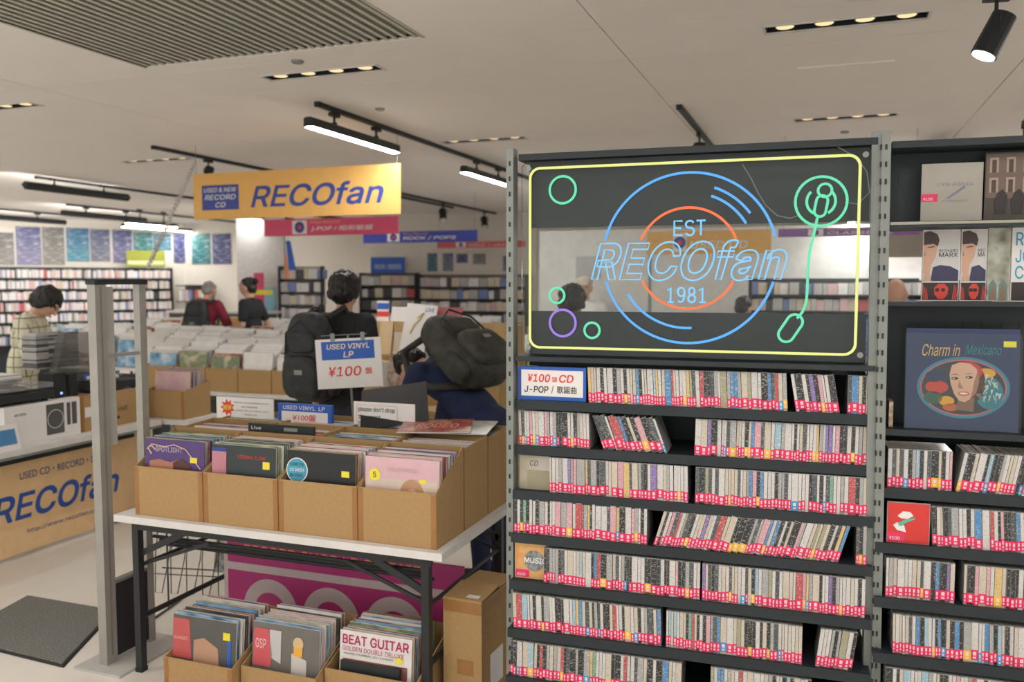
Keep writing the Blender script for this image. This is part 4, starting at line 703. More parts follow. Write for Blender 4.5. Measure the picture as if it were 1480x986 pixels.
WB,wy0,wy1,wz=face_box(6,116,582,'white retail box printed with a turntable and speakers',PAPER,'turntable_box',.36,fn=lambda t,W,H:(bx('photo_panel',C_('panel_dark',(.10,.10,.10)),t,W*.53,W*.77,-.001,0,H*.12,H*.92),part('platter_print',C_('ring_grey',(.6,.6,.6)),t,lambda b:b.tube([(p[0],-.0015,p[2]) for p in arc(W*.65,H*.52,min(W*.105,H*.36),0,360,28)[:-1]],.0025,5,0,True)),bx('speaker_print',C_('panel_dark',(.10,.10,.10)),t,W*.81,W*.86,-.001,0,H*.3,H*.9),bx('speaker_print',C_('panel_dark',(.10,.10,.10)),t,W*.88,W*.95,-.001,0,H*.3,H*.9),text('audio-technica',INK,t,W*.12,W*.27,H*.74,H*.82,-.001)))
AT,ay0,ay1,az=face_box(117,207,567,'brown turntable carton with printed icons behind the gate',CARD,'audio_carton',.34,X=-4.46,fn=lambda t,W,H:(bx('side_tape',TAPE,t,0,W*.05,-.001,0,0,H),bx('shipping_label',PAPER,t,W*.06,W*.17,-.001,0,H*.4,H*.68),text('AT-LP60BT',INK,t,W*.50,W*.74,H*.42,H*.54,-.001),*[MB().cyl((W*(.40+i*.09),-.001,H*.24),(W*(.40+i*.09),0,H*.24),H*.05,n=12).build('icon_print',INK,t) for i in range(3)],bx('top_paper',C_('pink_paper',(.70,.45,.45)),t,W*.2,W*.98,.01,.2,H,H+.003)))
# speakers standing on the white box
for k,(px0,px1) in enumerate(((77,98),(98,114))):
    y0=PX(px0,570,-4.52).y; y1=PX(px1,570,-4.52).y; zt=PX(px0,541,-4.52).z; t=thing('desktop_speaker',['black desktop speaker with blue light, left of the pair','black desktop speaker, right of the pair'][k],'speaker',(-4.52,y0,wz),R(90)); W=y1-y0-.006
    part('cabinet',RUBBER,t,lambda b:b.prism([(0,0),(W,0),(W-.006,zt-wz),(.006,zt-wz)],0,.13)); bx('grille',BLACK,t,.010,W-.010,-.004,0,.012,zt-wz-.012)
    if k==0: MB().cyl((W*.55,-.006,.03),(W*.55,-.003,.03),.008,n=12).build('power_light',mat('blue_led',(.2,.35,1),.4,emit=2),t)
def turntable(loc,rz,label,W=.40,D=.34,lid=None):
    t=thing('turntable',label,'turntable',loc,rz)
    part('plinth',RUBBER,t,lambda b:b.box(0,W,0,D,.02,.065)); 
    for x in (.04,W-.04):
        for y in (.04,D-.04): MB().cyl((x,y,0),(x,y,.02),.018,n=10).build('foot',BLACK,t)
    MB().cyl((W*.45,D*.5,.065),(W*.45,D*.5,.078),.145,n=32).build('platter',BLACK,t); MB().cyl((W*.45,D*.5,.078),(W*.45,D*.5,.081),.05,n=20).build('record_label',C_('label_grey',(.4,.4,.42)),t)
    part('tonearm',STEEL,t,lambda b:(b.cyl((W*.88,D*.82,.065),(W*.88,D*.82,.10),.016,n=10),b.tube([(W*.88,D*.84,.10),(W*.88,D*.5,.098),(W*.80,D*.30,.092)],.004,6)))
    if lid is not None:
        c,s=math.cos(R(lid)),math.sin(R(lid)); part('dust_cover',mat('smoked_cover',(.20,.20,.19),.15,alpha=.55,noise=0),t,lambda b:(b.obox((W/2,D-.5*D*c,.075+.5*D*s),(W/2,0,0),(0,-.5*D*c,.5*D*s),(0,.002*s,.002*c)),b.obox((.003,D-.5*D*c+.03*s,.075+.5*D*s+.03*c),(.003,0,0),(0,-.5*D*c,.5*D*s),(0,-.03*s,-.03*c)),b.obox((W-.003,D-.5*D*c+.03*s,.075+.5*D*s+.03*c),(.003,0,0),(0,-.5*D*c,.5*D*s),(0,-.03*s,-.03*c))))
    else: part('dust_cover',mat('clear_cover',(.5,.52,.55),.1,alpha=.25,noise=0),t,lambda b:b.box(.004,W-.004,.004,D-.004,.085,.115))
    return t
turntable((-4.47,wy0-.06,wz),R(90),'black turntable with low clear lid on the white retail box',.43,.34); turntable((-4.47,ay0+.12,az),R(90),'black turntable with raised grey dust cover on the brown carton',.42,.34,72)
t=thing('small_tablet','tilted white tablet showing a blue picture at the left edge','tablet',(-4.375,PX(-14,620,-4.38).y,CZ),R(90)); t.rotation_euler=(R(-14),0,R(90)); bx('bezel',PAPER,t,0,.19,0,.012,0,.15); bx('screen',C_('screen_blue',(.08,.25,.50)),t,.015,.17,-.001,0,.03,.12)
t=thing('brown_box','opened brown box behind the low turntable','box',(-4.82,wy0-.12,CZ),R(90)); bx('box_body',CARD,t,0,.52,0,.18,0,PX(50,548,-4.82).z-CZ); bx('torn_label',C_('kraft_light',(.62,.45,.25)),t,.36,.50,-.001,0,.05,.2)
# flat records and CD stacks on the brown box
bz=PX(50,548,-4.82).z
SILV=mat('silver_sleeve',(.55,.55,.56),.25)
for i in range(5): tag(MB().box(-.16,.16,-.25,.25,0,.010).build('flat_record',[SILV,EDGE,SILV,PAPER,SILV][i],None,(-4.90,wy0+.12,bz+.001+i*.0105),(0,0,random.uniform(-.08,.08))),'silvery record lying in the flat stack, %s from the top'%['fifth','fourth','third','second','first'][i],'record','flat records on the counter')
bz2=bz+.055
sz=PX(80,480,-4.9).z
for s,px in enumerate((56,74,92)):
    y=PX(px,520,-4.9).y; n=int((sz-bz2)/.0112)
    for i in range(n): 
        m=random.choice([CASE,mat('case_grey',(.45,.45,.44),.3),mat('case_dark',(.10,.10,.11),.3),PAPER if s==2 else CASE]); tag(MB().box(-.062,.062,-.07,.07,0,.0104).build('stacked_disc',m,None,(-4.90+random.uniform(-.004,.004),y+random.uniform(-.004,.004),bz2+i*.0112),(0,0,0)),'%s CD case from the bottom of the %s stack on the counter'%(ORD[i].replace('frontmost','lowest'),['left','middle','right'][s]),'CD','stacked CDs, %s stack'%['left','middle','right'][s])
for k in range(3): tag(MB().box(-.062,.062,-.07,.07,0,.0104).build('loose_disc',[BLACK,C_('cherry',(.60,.10,.12)),CASE][k],None,(-4.86,wy0+.03+k*.012,bz2+k*.011),(0,0,.2*k)),['black CD case at the bottom of the short pile','red CD case in the short pile','grey CD case on top of the short pile'][k],'CD')
# small carton with records at the counter end
q=PZ(240,604,CZ); t=carton(q.x-.16,q.x+.18,q.y-.02,q.y+.26,CZ-.001,.20,.25,'small brown carton of records at the end of the counter','counter_carton',True)
fill(q.x+.01,q.y+.03,q.y+.2,CZ+.004,8,4,'record from the front in the small counter carton','records in the counter carton')
t=thing('carton_support','white side table under the small carton','table',(q.x,q.y+.12,0)); bx('table_top',WHITE,t,-.21,.23,-.16,.18,CZ-.04,CZ-.002)
for x in(-.18,.2):
    for y in(-.13,.15): bx('leg',STEEL,t,x-.015,x+.015,y-.015,y+.015,0,CZ-.04)
q=PX(212,535,-4.75); t=thing('blue_frame_sign','white card sign with blue frame above the brown carton','sign',(-4.66,ay1-.30,az+.003),R(90)); bx('frame',BLUE,t,0,.30,0,.012,0,.11); bx('card',PAPER,t,.012,.288,-.001,0,.014,.098); text('¥500 LP',RED,t,.05,.25,.035,.075,-.002)
#@@PART3
# ------------------------------------------------------------------ record bins in the middle of the shop
BINSTUFF=MB(); BM=[mat('bin_white',(.78,.77,.76),.4),mat('bin_pale',(.66,.64,.60),.4),LPM[0],LPM[4],LPM[3],LPM[5],mat('bin_yellow',(.66,.56,.12),.4)]
def bin_table(x0,n,Y,rows,label,w=.36,cartons=True):
    L=n*w; t=thing('bin_table',label,'table',(x0+L/2,Y,0)); D=rows*.36+.06; hl=L/2+.04
    bx('table_top',WHITE,t,-hl,hl,0,D,.665,.70)
    for sx in(-1,1):
        for y in(.05,D-.05): bx('leg',BLACK,t,sx*(hl-.05)-.015,sx*(hl-.05)+.015,y-.015,y+.015,0,.665)
    bx('storage_panel',BLACK,t,-hl+.06,hl-.06,.10,.12,.1,.62)
    for r in range(rows):
        for i in range(n):
            a=x0+i*w; y=Y+.03+r*.36
            if r==0 and cartons: carton(a,a+w-.006,y,y+.34,.70,.215,.30,'brown record carton in the bin row %s, %s from the left'%(label.split('bin table ')[1],ORD[i].replace('frontmost','first')),'bin_carton',False,'cartons on the bin tables')
            for k in range(11):
                m=random.choices(range(7),(10,5,.5,.4,.4,.4,.3) if k else (3,3,1,1,2,1,1.5))[0]; th=.009; yy=y+.03+k*.026
                zz=.708+random.uniform(0,.05)+.012*k; BINSTUFF.obox((a+w/2,yy+.02,zz+.157),(.157,0,0),(0,th/2,0),(0,.02,.157),m)
    return t
bin_table(-6.05,8,6.32,2,'white bin table nearest the backpack man'); 
bin_table(-9.3,13,7.75,2,'white bin table second behind the backpack man',cartons=False); bin_table(-9.6,12,9.78,2,'white bin table before the two far customers',cartons=False); bin_table(-7.9,9,11.6,2,'white bin table farthest from the camera',cartons=False)
bin_table(-2.9,7,7.2,2,'white bin table behind the leaning records',cartons=True)
tag(BINSTUFF.build('bin_records',BM,None),'rows of mostly white sleeved records packed in the shop bins','records',None,'stuff')
for k,(px,py) in enumerate(((233,504),(365,508))):
    q=PY(px,py,7.72); t=thing('bin_sign','small blue framed price card on the bins, %s'%['left of two','right of two'][k],'sign',(q.x-.10,7.70,q.z-.09)); bx('frame',BLUE,t,-.0,.20,0,.008,0,.11); bx('card',PAPER,t,.01,.19,-.001,0,-.0,.10); text('¥500',RED,t,.06,.14,.04,.07,-.002)
q=PY(410,504,7.72); t=thing('bin_header','red header card on the bins behind the backpack man','sign',(q.x-.15,7.70,q.z-.03)); bx('card',RED,t,0,.30,0,.006,0,.05); bx('lower_card',PAPER,t,0,.30,0,.006,-.12,0)
for k,(px,py) in enumerate(((275,463),(330,462))):
    q=PY(px,py,9.5); t=thing('aisle_marker',['yellow aisle marker left of the maroon shirt','yellow aisle marker beside the far counter'][k],'sign',(q.x-.15,9.5,q.z-.05)); bx('card',ORANGE,t,0,.32,0,.006,-.02,.08); bx('card_holder',STEEL,t,.12,.2,.006,.012,-.15,.02)
t=thing('display_cabinet','long dark olive cabinet behind the far bins','cabinet',(-9.7,10.75,0)); OL=mat('olive_cabinet',(.10,.10,.075),.6); bx('body',OL,t,0,1.8,0,.3,0,1.22); bx('counter_slab',WHITE,t,-.03,1.83,-.03,.38,1.22,1.26)
for k in range(4): bx('ridge',BLACK,t,.02,1.78,-.008,0,.9+k*.08,.93+k*.08)
# face-out leaning records near the crouching customer
t=thing('display_stand','stepped wooden stand for face-out records behind the bending customer','stand',(-3.25,5.22,0)); WD=mat('pale_wood',(.55,.38,.18),.6)
for y0,y1,z in ((0,.27,.822),(.27,.47,1.118),(.47,.80,1.385)):
    bx('step_board',WD,t,0,1.15,y0,y1,z-.02,z); bx('riser',WD,t,0,1.15,y1-.015,y1,z,z+.29) if z<1.3 else None
bx('stand_front',WD,t,0,1.15,0,.015,0,.80)
for x in (0,1.13): part('stand_side',WD,t,lambda b:b.xprism([(.015,0),(.80,0),(.80,1.365),(.47,1.365),(.47,1.098),(.27,1.098),(.27,.80),(.015,.80)],x,x+.02))
def lean(px0,px1,py0,py1,Y,label,m,fn=None,tilt=12,roll=0,name='leaning_record'):
    a=PY(px0,py1,Y); b=PY(px1,py1,Y); c=PY(px0,py0,Y); W=b.x-a.x; H=(c.z-a.z)/math.cos(R(tilt)); t=thing(name,label,'record',(a.x,Y,a.z)); t.rotation_euler=(R(-tilt),R(roll),0); bx('sleeve',m,t,0,W,0,.006,0,H); 
    if fn: fn(t,W,H)
    return t
lean(575,619,438,516,5.60,'tall white record with a thin gold line drawing',PAPER,lambda t,W,H:(part('line_print',C_('gold_line',(.65,.50,.15)),t,lambda b:b.tube([(W*.25,-.001,H*.45),(W*.35,-.001,H*.62),(W*.5,-.001,H*.72),(W*.6,-.001,H*.85),(W*.4,-.001,H*.75)],.006,5)),text('LIVE',BLUE,t,W*.62,W*.92,H*.88,H*.95,-.001,.2,.03)),14,5)
lean(560,585,444,514,5.66,'plain white record half behind the gold line one',PAPER); lean(546,564,465,512,5.62,'cream record leaning left of the white ones',C_('cream_cover',(.66,.50,.30))); lean(562,580,465,512,5.64,'pale sand record between cream and white records',C_('sand_cover',(.62,.54,.42)))
lean(619,668,444,466,5.72,'dusty red record standing above the portrait photograph',C_('dusty_red',(.42,.13,.14)),lambda t,W,H:flatprint(t,NAVY,ellpts(W*.45,H*.2,W*.12,H*.15)),6)
lean(613,690,467,520,5.50,'photograph record of a man in glasses and headphones',C_('photo_olive',(.11,.11,.075)),lambda t,W,H:(flatprint(t,C_('pale_side',(.42,.40,.35)),[(0,0),(W*.25,0),(W*.25,H*.98),(W*.06,H*.9)]),flatprint(t,C_('dark_hair',(.06,.045,.035)),ellpts(W*.47,H*.66,W*.2,H*.33),-.002),flatprint(t,C_('photo_skin',(.42,.25,.15)),ellpts(W*.42,H*.48,W*.14,H*.30),-.003),flatprint(t,INK,ellpts(W*.36,H*.45,W*.05,H*.08),-.004),flatprint(t,INK,ellpts(W*.48,H*.47,W*.05,H*.08),-.004),flatprint(t,INK,ellpts(W*.60,H*.5,W*.05,H*.2),-.004),*[flatprint(t,C_('record_rows',(.30,.28,.2)),[(W*(.75+.05*i),H*.1),(W*(.775+.05*i),H*.1),(W*(.775+.05*i),H*.95),(W*(.75+.05*i),H*.95)],-.002) for i in range(5)]),8)
lean(555,598,518,582,5.30,'record with a warm sepia illustration beside the price sign',art_mat('sepia_art',[(.55,.40,.28),(.66,.58,.48),(.5,.28,.22),(.7,.66,.6)],9),None,10,3); lean(538,560,524,582,5.36,'pastel record behind the hanging price sign',art_mat('pastel_art',[(.6,.55,.6),(.5,.55,.45),(.7,.6,.55)],10))
lean(545,562,435,465,5.9,'white and red price card beside the backpack man',PAPER,lambda t,W,H:(bx('red_band',RED,t,0,W,-.001,0,H*.25,H*.5),bx('blue_band',BLUE,t,0,W,-.001,0,H*.6,H*.9)),2,0,'price_card')
# ------------------------------------------------------------------ far walls, posters, wall racks
def frame(p0,p1): d=p1-p0; return math.atan2(d.y,d.x),(d.xy).length
def wallseg(n,p0,p1,m=CREAM,h=HC,label=None):
    rz,L=frame(p0,p1); o=MB().box(0,L,0,.12,0,h).build('wall_'+n,m,None,(p0.x,p0.y,0),(0,0,rz)); struct(o,label,'wall'); return rz,L
A0,A1=PD(-60,400,15.3),PD(268,400,17.6); rzA,LA=wallseg('posters',A0,A1,CREAM,HC,'cream wall carrying music posters over CD racks')
B0,B1=PD(268,400,17.6),PD(345,400,17.0); rzB,LB=wallseg('alcove',B0,B1,CREAM,HC,'cream wall with two posters left of the bright pillar')
C0,C1=PD(343,400,13.9),PD(411,400,13.9); rzC,LC=wallseg('pillar',C0,C1,WHITE,HC,'bright white pillar washed by lamp light')
D0,D1=PD(405,400,16.5),PD(548,400,16.0); rzD,LD=wallseg('middle',D0,D1,CREAM,HC,'cream wall behind the backpack man'); E0,E1=PD(540,400,15.2),PD(775,400,14.6); rzE,LE=wallseg('rear',E0,E1,CREAM,HC,'cream wall above the distant CD racks')
PCOL=[((.06,.08,.30),(.40,.36,.55)),((.20,.18,.16),(.42,.40,.35)),((.03,.20,.42),(.14,.46,.60)),((.12,.15,.36),(.30,.30,.34)),((.07,.07,.30),(.28,.26,.42)),((.02,.25,.23),(.03,.24,.28)),((.02,.16,.28),(.06,.26,.36)),((.03,.04,.24),(.10,.10,.28))]
PCOL=[tuple(tuple(v*.62 for v in c) for c in q) for q in PCOL]
def poster(p,rz,W,H,z,k,label,tilt=0):
    t=thing('wall_poster',label,'poster',(p.x,p.y,z),rz,'concert posters on the far wall'); bx('poster_sheet',poster_mat('poster_%d'%k,*PCOL[k%8]),t,0,W,-.012,-.004,0,H); bx('poster_clip',STEEL,t,0,W,-.016,-.012,H-.01,H); return t
def onwall(px,py,p0,p1):
    d=ray(px,py); e=p1-p0; nrm=Vector((-e.y,e.x,0)); tt=(p0-CP).dot(nrm)/d.dot(nrm); return CP+d*tt
PN=['blue and lilac poster, second from the left edge','grey poster with small emblem, third from the left','sky blue lined poster left of the wall centre','grey blue poster with dark tree shape','indigo poster left of the teal one','teal poster above the racks','deep turquoise poster right of the teal one','navy poster, last on the long poster wall']
for k,(x0,x1,yt,yb) in enumerate(((22,58,327,383),(60,92,328,383),(95,128,329,378),(130,158,331,378),(162,190,332,380),(192,220,335,376),(221,247,337,362),(250,271,337,380))):
    p=onwall(x0,yt,A0,A1); q=onwall(x1,yt,A0,A1); b=onwall(x0,yb,A0,A1); poster(p,rzA,(q-p).xy.length,p.z-b.z,b.z,k,PN[k])
p=onwall(-20,327,A0,A1); poster(p,rzA,(onwall(19,327,A0,A1)-p).xy.length,.6,onwall(0,383,A0,A1).z,1,'grey poster with orange flower cut by the left edge')
for k,(x0,x1) in enumerate(((277,304),(307,334))): p=onwall(x0,338,B0,B1); poster(p,rzB,(onwall(x1,338,B0,B1)-p).xy.length,p.z-onwall(x0,382,B0,B1).z,onwall(x0,382,B0,B1).z,5 if k==0 else 7,['teal poster, left of the pair on the alcove wall','dark blue poster, right of the pair on the alcove wall'][k])
p=onwall(210,363,A0,A1)-Vector((0,.5,0)); t=thing('green_header','lime green header board in front of the posters','sign',(p.x,p.y,p.z-.32),rzA); bx('board',C_('lime',(.28,.30,.04)),t,0,.72,0,.02,0,.32); bx('pale_band',C_('lime_pale',(.60,.62,.35)),t,.02,.70,-.001,0,.04,.12)
FARM=[mat('far_white',(.72,.70,.69),.6),mat('far_grey',(.45,.44,.44),.6),mat('far_pink',(.62,.42,.44),.6),mat('far_blue',(.20,.26,.50),.6),mat('far_dark',(.08,.08,.09),.6),mat('far_red',(.5,.12,.12),.6),mat('far_cream',(.62,.54,.42),.6)]
def far_rack(name,label,p0,rz,L,z0,n,pitch,dep=.28,wts=(10,3,2,1,1.5,.6,2),cd=None,itemw=.035,back=DARK):
    t=thing(name,label,'shelf unit',(p0.x,p0.y,0),rz); bx('rack_back',back,t,0,L,-.02,-.005,0,z0+n*pitch); b=MB(); h=pitch*.80
    for x in (0,L): bx('rack_side',BLACK,t,x-.015,x+.015,-dep,-.02,0,z0+n*pitch)
    for i in range(n):
        z=z0+i*pitch; bx('rack_board',BLACK,t,0,L,-dep,-.02,z-.02,z); x=.02
        while x<L-.05:
            ww=random.uniform(.5,1.4)*itemw; hh=h*random.uniform(.82,1); b.box(x,x+ww*.94,-dep+.02+random.uniform(0,.02),-.03,z,z+hh,random.choices(range(7),wts)[0]); x+=ww
    o=b.build('shelved_discs',FARM,t); o['kind']='stuff'; return t
nA=onwall(0,400,A0,A1); nrm=Vector((-(A1-A0).y,(A1-A0).x,0)).normalized()
far_rack('wall_rack','long wall rack full of pale CD spines under the posters',A0-nrm*.05,rzA,LA-.35,.55,7,.205)
t=thing('alcove_shelf','small dark shelf behind the maroon shirted customer','shelf unit',(B0.x+.25,B0.y-.3,0),rzB); bx('back',STEEL,t,0,.75,0,.02,0,1.65); 
for z in (.5,.9,1.3,1.62): bx('board',BLACK,t,0,.75,-.25,0,z,z+.02)
for i in range(8): bx('filed_box',FARM[i%7],t,.04+i*.085,.11+i*.085,-.2,-.02,1.32,1.55)
p=PD(410,400,13.6); far_rack('corner_rack','small pale disc rack right of the bright pillar',PD(408,400,13.4),YAW,.66,.75,6,.20,.2,(8,6,1,1,1,1,5),itemw=.11,back=mat('rack_pale',(.45,.43,.38),.7))
far_rack('rear_rack','distant rack of face-out discs with a blue header',E0-Vector((0,.3,0)),rzE,1.0,.6,6,.21,.25,(5,8,2,1,2,1,6),itemw=.14,back=mat('rack_brown',(.16,.14,.12),.7)); e=(E1-E0).normalized()
far_rack('rear_long_rack','distant long rack of face-out discs beside the shelf post',E0+e*1.06-Vector((0,.3,0)),rzE,LE-1.1,.6,6,.205,.25,(6,8,2,1,2,1,6),itemw=.14,back=MATS['rack_brown'])
p=onwall(556,385,E0,E1); t=thing('blue_header','blue header sign on the distant rack','sign',(p.x,p.y-.50,1.858),rzE); bx('board',BLUE,t,0,.62,0,.02,0,.27); text('ROCK / INDIES',PAPER,t,.08,.55,.06,.15,-.002)
for k,(x0,x1,y0,y1,kk) in enumerate(((618,632,366,392,6),(640,655,366,392,3),(660,676,367,380,7),(684,702,367,382,1),(727,735,370,392,0))):
    p=onwall(x0,y0,E0,E1); q=onwall(x1,y1,E0,E1); poster(p,rzE,(q-p).xy.length,p.z-q.z,q.z,kk,['sky blue notice, leftmost above the distant rack','pale notice second above the distant rack','small blue notice third above the distant rack','grey notice fourth above the distant rack','dark notice beside the shelf post'][k])
# cardboard figures on the pillar side
p=PD(374,390,13.5); t=thing('pink_standee','pink and blue standing display beside the black shirted customer','display',(p.x-.1,p.y,0),YAW); bx('panel',PINKB,t,0,.16,0,.02,.2,1.85); bx('panel',C_('sky_panel',(.25,.55,.68)),t,.17,.34,0,.02,.2,1.62); bx('yellow_band',YEL,t,-.02,.30,-.01,0,1.5,1.58); bx('foot',BLACK,t,0,.34,-.1,.2,0,.2)
p=PD(413,352,13.2); t=thing('hanging_streamer','orange and blue streamer hanging at the pillar corner','streamer',(p.x,p.y,1.74),YAW); MB().cyl((.035,.005,.6),(.035,.005,HC-1.74),.004,n=6).build('hanging_wire',STEEL,t); part('strip',BLUE,t,lambda b:b.prism([(0,.6),(.07,.6),(.18,.0),(.05,0)],0,.01)); part('strip',C_('streamer_orange',(.75,.25,.12)),t,lambda b:b.prism([(-.02,.4),(.01,.4),(.05,0),(-.02,0)],-.01,0))
# behind the neon sign
far_rack('window_rack','dark rack of discs seen through the right half of the neon sign',PD(1085,400,9.0),R(3),1.75,.75,6,.165,.2,(5,6,2,1,3,1.5,5),itemw=.085)
p=PD(1085,385,9.0); b=bar(p.x+1.0,p.y-.7,p.y+.9,'lit bar lamp seen through the neon sign above its dark rack',2.35); 
p=PD(780,400,8.8); t=thing('service_counter','pale service counter with white wall unit behind the neon sign','counter',(p.x,p.y,0),0); bx('counter_body',PAPER,t,0,2.4,0,.5,0,1.02); bx('counter_top',WHITE,t,-.03,2.43,-.03,.53,1.02,1.06); bx('wall_unit',WHITE,t,-.4,3.2,1.2,1.3,0,2.3); bx('unit_shadow_gap',STEEL,t,.9,.93,1.19,1.2,.9,2.2); bx('notice',C_('notice_grey',(.45,.45,.46)),t,.05,.35,1.19,1.2,1.75,2.0)
p=PD(1352,400,8.5); t=thing('far_frame','white light frame seen through the right rack window','frame',(p.x-.6,p.y,0),0); bx('panel',WHITE,t,0,1.4,0,.05,0,1.95); bx('dark_panel',DARK,t,.02,1.1,-.02,0,.8,1.72); bx('cap_rail',PAPER,t,-.02,1.42,-.05,.06,1.72,1.80)
# ------------------------------------------------------------------ people
def hand(b,w,d,s,side):
    w=Vector(w); d=Vector(d).normalized(); r=d.cross(Vector((0,0,1))); r=r.normalized() if r.length>.1 else Vector((1,0,0)); u=r.cross(d)
    pm=w+d*.045*s; b.ell(pm,(.036*s,.045*s,.02*s),M=Matrix((r,d,u)).transposed())
    for i,(o,l) in enumerate(((-.026,.060),(-.009,.072),(.009,.068),(.025,.052))):
        k=w+d*.08*s+r*o*s; m=k+d*l*.5*s-u*.008*s; e=m+d*l*.42*s-u*.024*s; b.cap(k,m,.0095*s,.0088*s); b.cap(m,e,.0088*s,.0075*s)
    k=w+d*.03*s+r*.030*s*side; m=k+d*.03*s+r*.022*s*side-u*.008*s; b.cap(k,m,.012*s,.010*s); b.cap(m,m+d*.028*s-u*.01*s,.010*s,.008*s)
def person(name,label,loc,rz,h,shirt,pants,hairm=HAIR,hair='short',bend=0,headp=0,arms=None,skin=SKIN,sleeve=.55,vox=.011):
    """faces +y; bend tips the upper body forward about the hips"""
    s=h/1.75; t=thing(name,label,'person',loc,rz); hip=Vector((0,0,.93*s)); Rb=Matrix.Rotation(-R(bend),3,'X')
    U=lambda x,y,z: hip+Rb@(Vector((x,y,z))*s-hip)
    Rh=Rb@Matrix.Rotation(-R(headp),3,'X'); neck=U(0,.0,1.49); HD=lambda x,y,z: neck+Rh@(Vector((x,y,z))*s)
    if arms is None: arms=[(U(-.25,-.02,1.13),U(-.25,.06,.88)),(U(.25,-.02,1.13),U(.25,.06,.88))]
    else: arms=[tuple(Vector(q)*s for q in a) for a in arms]
    b=MB(); b.cap(neck-Rb@Vector((0,0,.06))*s,HD(0,.01,.06),.056*s,.052*s); b.ell(HD(0,.015,.155),(.076*s,.094*s,.105*s),20,14,M=Rh); b.ell(HD(0,.045,.095),(.052*s,.055*s,.055*s),M=Rh)
    b.ell(HD(0,.112,.125),(.013*s,.02*s,.022*s),M=Rh); b.ell(HD(0,.098,.082),(.024*s,.014*s,.010*s),M=Rh)
    for x in(-1,1): b.ell(HD(x*.078,.0,.13),(.012*s,.022*s,.034*s),M=Rh); b.ell(HD(x*.033,.085,.19),(.03*s,.02*s,.01*s),M=Rh)
    b.ell(U(0,0,1.30),(.135*s,.075*s,.17*s),M=Rb); b.ell(U(0,0,1.05),(.10*s,.06*s,.2*s),M=Rb); b.ell(hip,(.09*s,.055*s,.10*s))
    sh=[U(-.175,0,1.42),U(.175,0,1.42)]
    for i,(e,w) in enumerate(arms):
        b.cap(sh[i],e,.048*s,.038*s); b.cap(e,w,.038*s,.027*s); hand(b,w,(w-e),s,1 if i==0 else -1)
    for x in (-1,1): b.cap((x*.075*s,0,.88*s),(x*.09*s,.01*s,.5*s),.055*s,.045*s); b.cap((x*.09*s,.01*s,.5*s),(x*.09*s,-.01*s,.08*s),.045*s,.034*s)
    o=remeshed(b,'body',skin,t,vox*.65,3)
    for x in (-1,1):
        MB().ell(HD(x*.033,.096,.158),(.011*s,.008*s,.006*s),10,6,M=Rh).build('eye',INK,o); MB().ell(HD(x*.034,.098,.186),(.018*s,.006*s,.004*s),10,6,M=Rh).build('eyebrow',hairm,o)
    MB().ell(HD(0,.110,.084),(.022*s,.005*s,.005*s),10,6,M=Rh).build('mouth',mat('lip',(.42,.16,.13),.5),o)
    c=MB(); c.ell(U(0,0,1.32),(.185*s,.118*s,.17*s),16,10,M=Rb); c.ell(U(0,.0,1.10),(.165*s,.115*s,.24*s),16,10,M=Rb); c.ell(U(0,0,.93),(.165*s,.118*s,.12*s),16,10,M=Rb); c.cap(sh[0],sh[1],.068*s,.068*s); c.cyl(U(0,0,1.40),U(0,.005,1.495),.10*s,.066*s)
    for i,(e,w) in enumerate(arms):
        f=min(1,sleeve); m=sh[i].lerp(e,f); c.cap(sh[i],m,.070*s,.062*s)
        if sleeve>1: c.cap(e,e.lerp(w,min(.95,sleeve-1)),.055*s,.042*s)
    remeshed(c,'shirt',shirt,t,vox,5)
    c=MB(); c.ell((0,0,.92*s),(.162*s,.112*s,.13*s),16,10)
    for x in (-1,1): c.cap((x*.088*s,0,.88*s),(x*.095*s,.01*s,.5*s),.088*s,.068*s); c.cap((x*.095*s,.01*s,.5*s),(x*.095*s,-.01*s,.09*s),.068*s,.055*s)
    remeshed(c,'trousers',pants,t,vox*1.2,4)
    for x in (-1,1): part('shoe',RUBBER,t,lambda q:(q.ell((x*.095*s,.05*s,.045*s),(.045*s,.13*s,.045*s),14,8)),True)
    if hair!='none':
        c=MB(); 
        if hair=='mop':
            c.ell(HD(0,-.010,.180),(.100*s,.110*s,.095*s),18,12,M=Rh); c.ell(HD(0,-.040,.125),(.094*s,.078*s,.080*s),16,10,M=Rh)
            for k in range(22): a=2*math.pi*k/22; c.ell(HD(.080*math.cos(a),-.012+.088*math.sin(a),.130+.045*(math.sin(a)>.3)+random.uniform(-.012,.008)),(.024*s,.024*s,.048*s),8,6,M=Rh)
        elif hair=='cap':
            c.ell(HD(0,.0,.20),(.086*s,.102*s,.072*s),18,12,M=Rh); c.ell(HD(0,.11,.195),(.06*s,.06*s,.012*s),14,8,M=Rh)
        else:
            c.ell(HD(0,-.018,.185),(.085*s,.092*s,.083*s),18,12,M=Rh); c.ell(HD(0,-.05,.12),(.072*s,.055*s,.07*s),14,10,M=Rh)
            if hair=='bun': c.ell(HD(0,-.115,.20),(.045*s,.045*s,.045*s),12,8,M=Rh)
        ho=remeshed(c,'cap' if hair=='cap' else 'hair',hairm,t,.007,2)
        if hair!='cap':
            from mathutils import noise as NZ
            nn=[v.normal.copy() for v in ho.data.vertices]
            for v,n_ in zip(ho.data.vertices,nn): v.co+=n_*(NZ.noise(Vector((v.co.x*55,v.co.y*55,v.co.z*22)))*.011+NZ.noise(v.co*18)*.008)*s
    return t,U
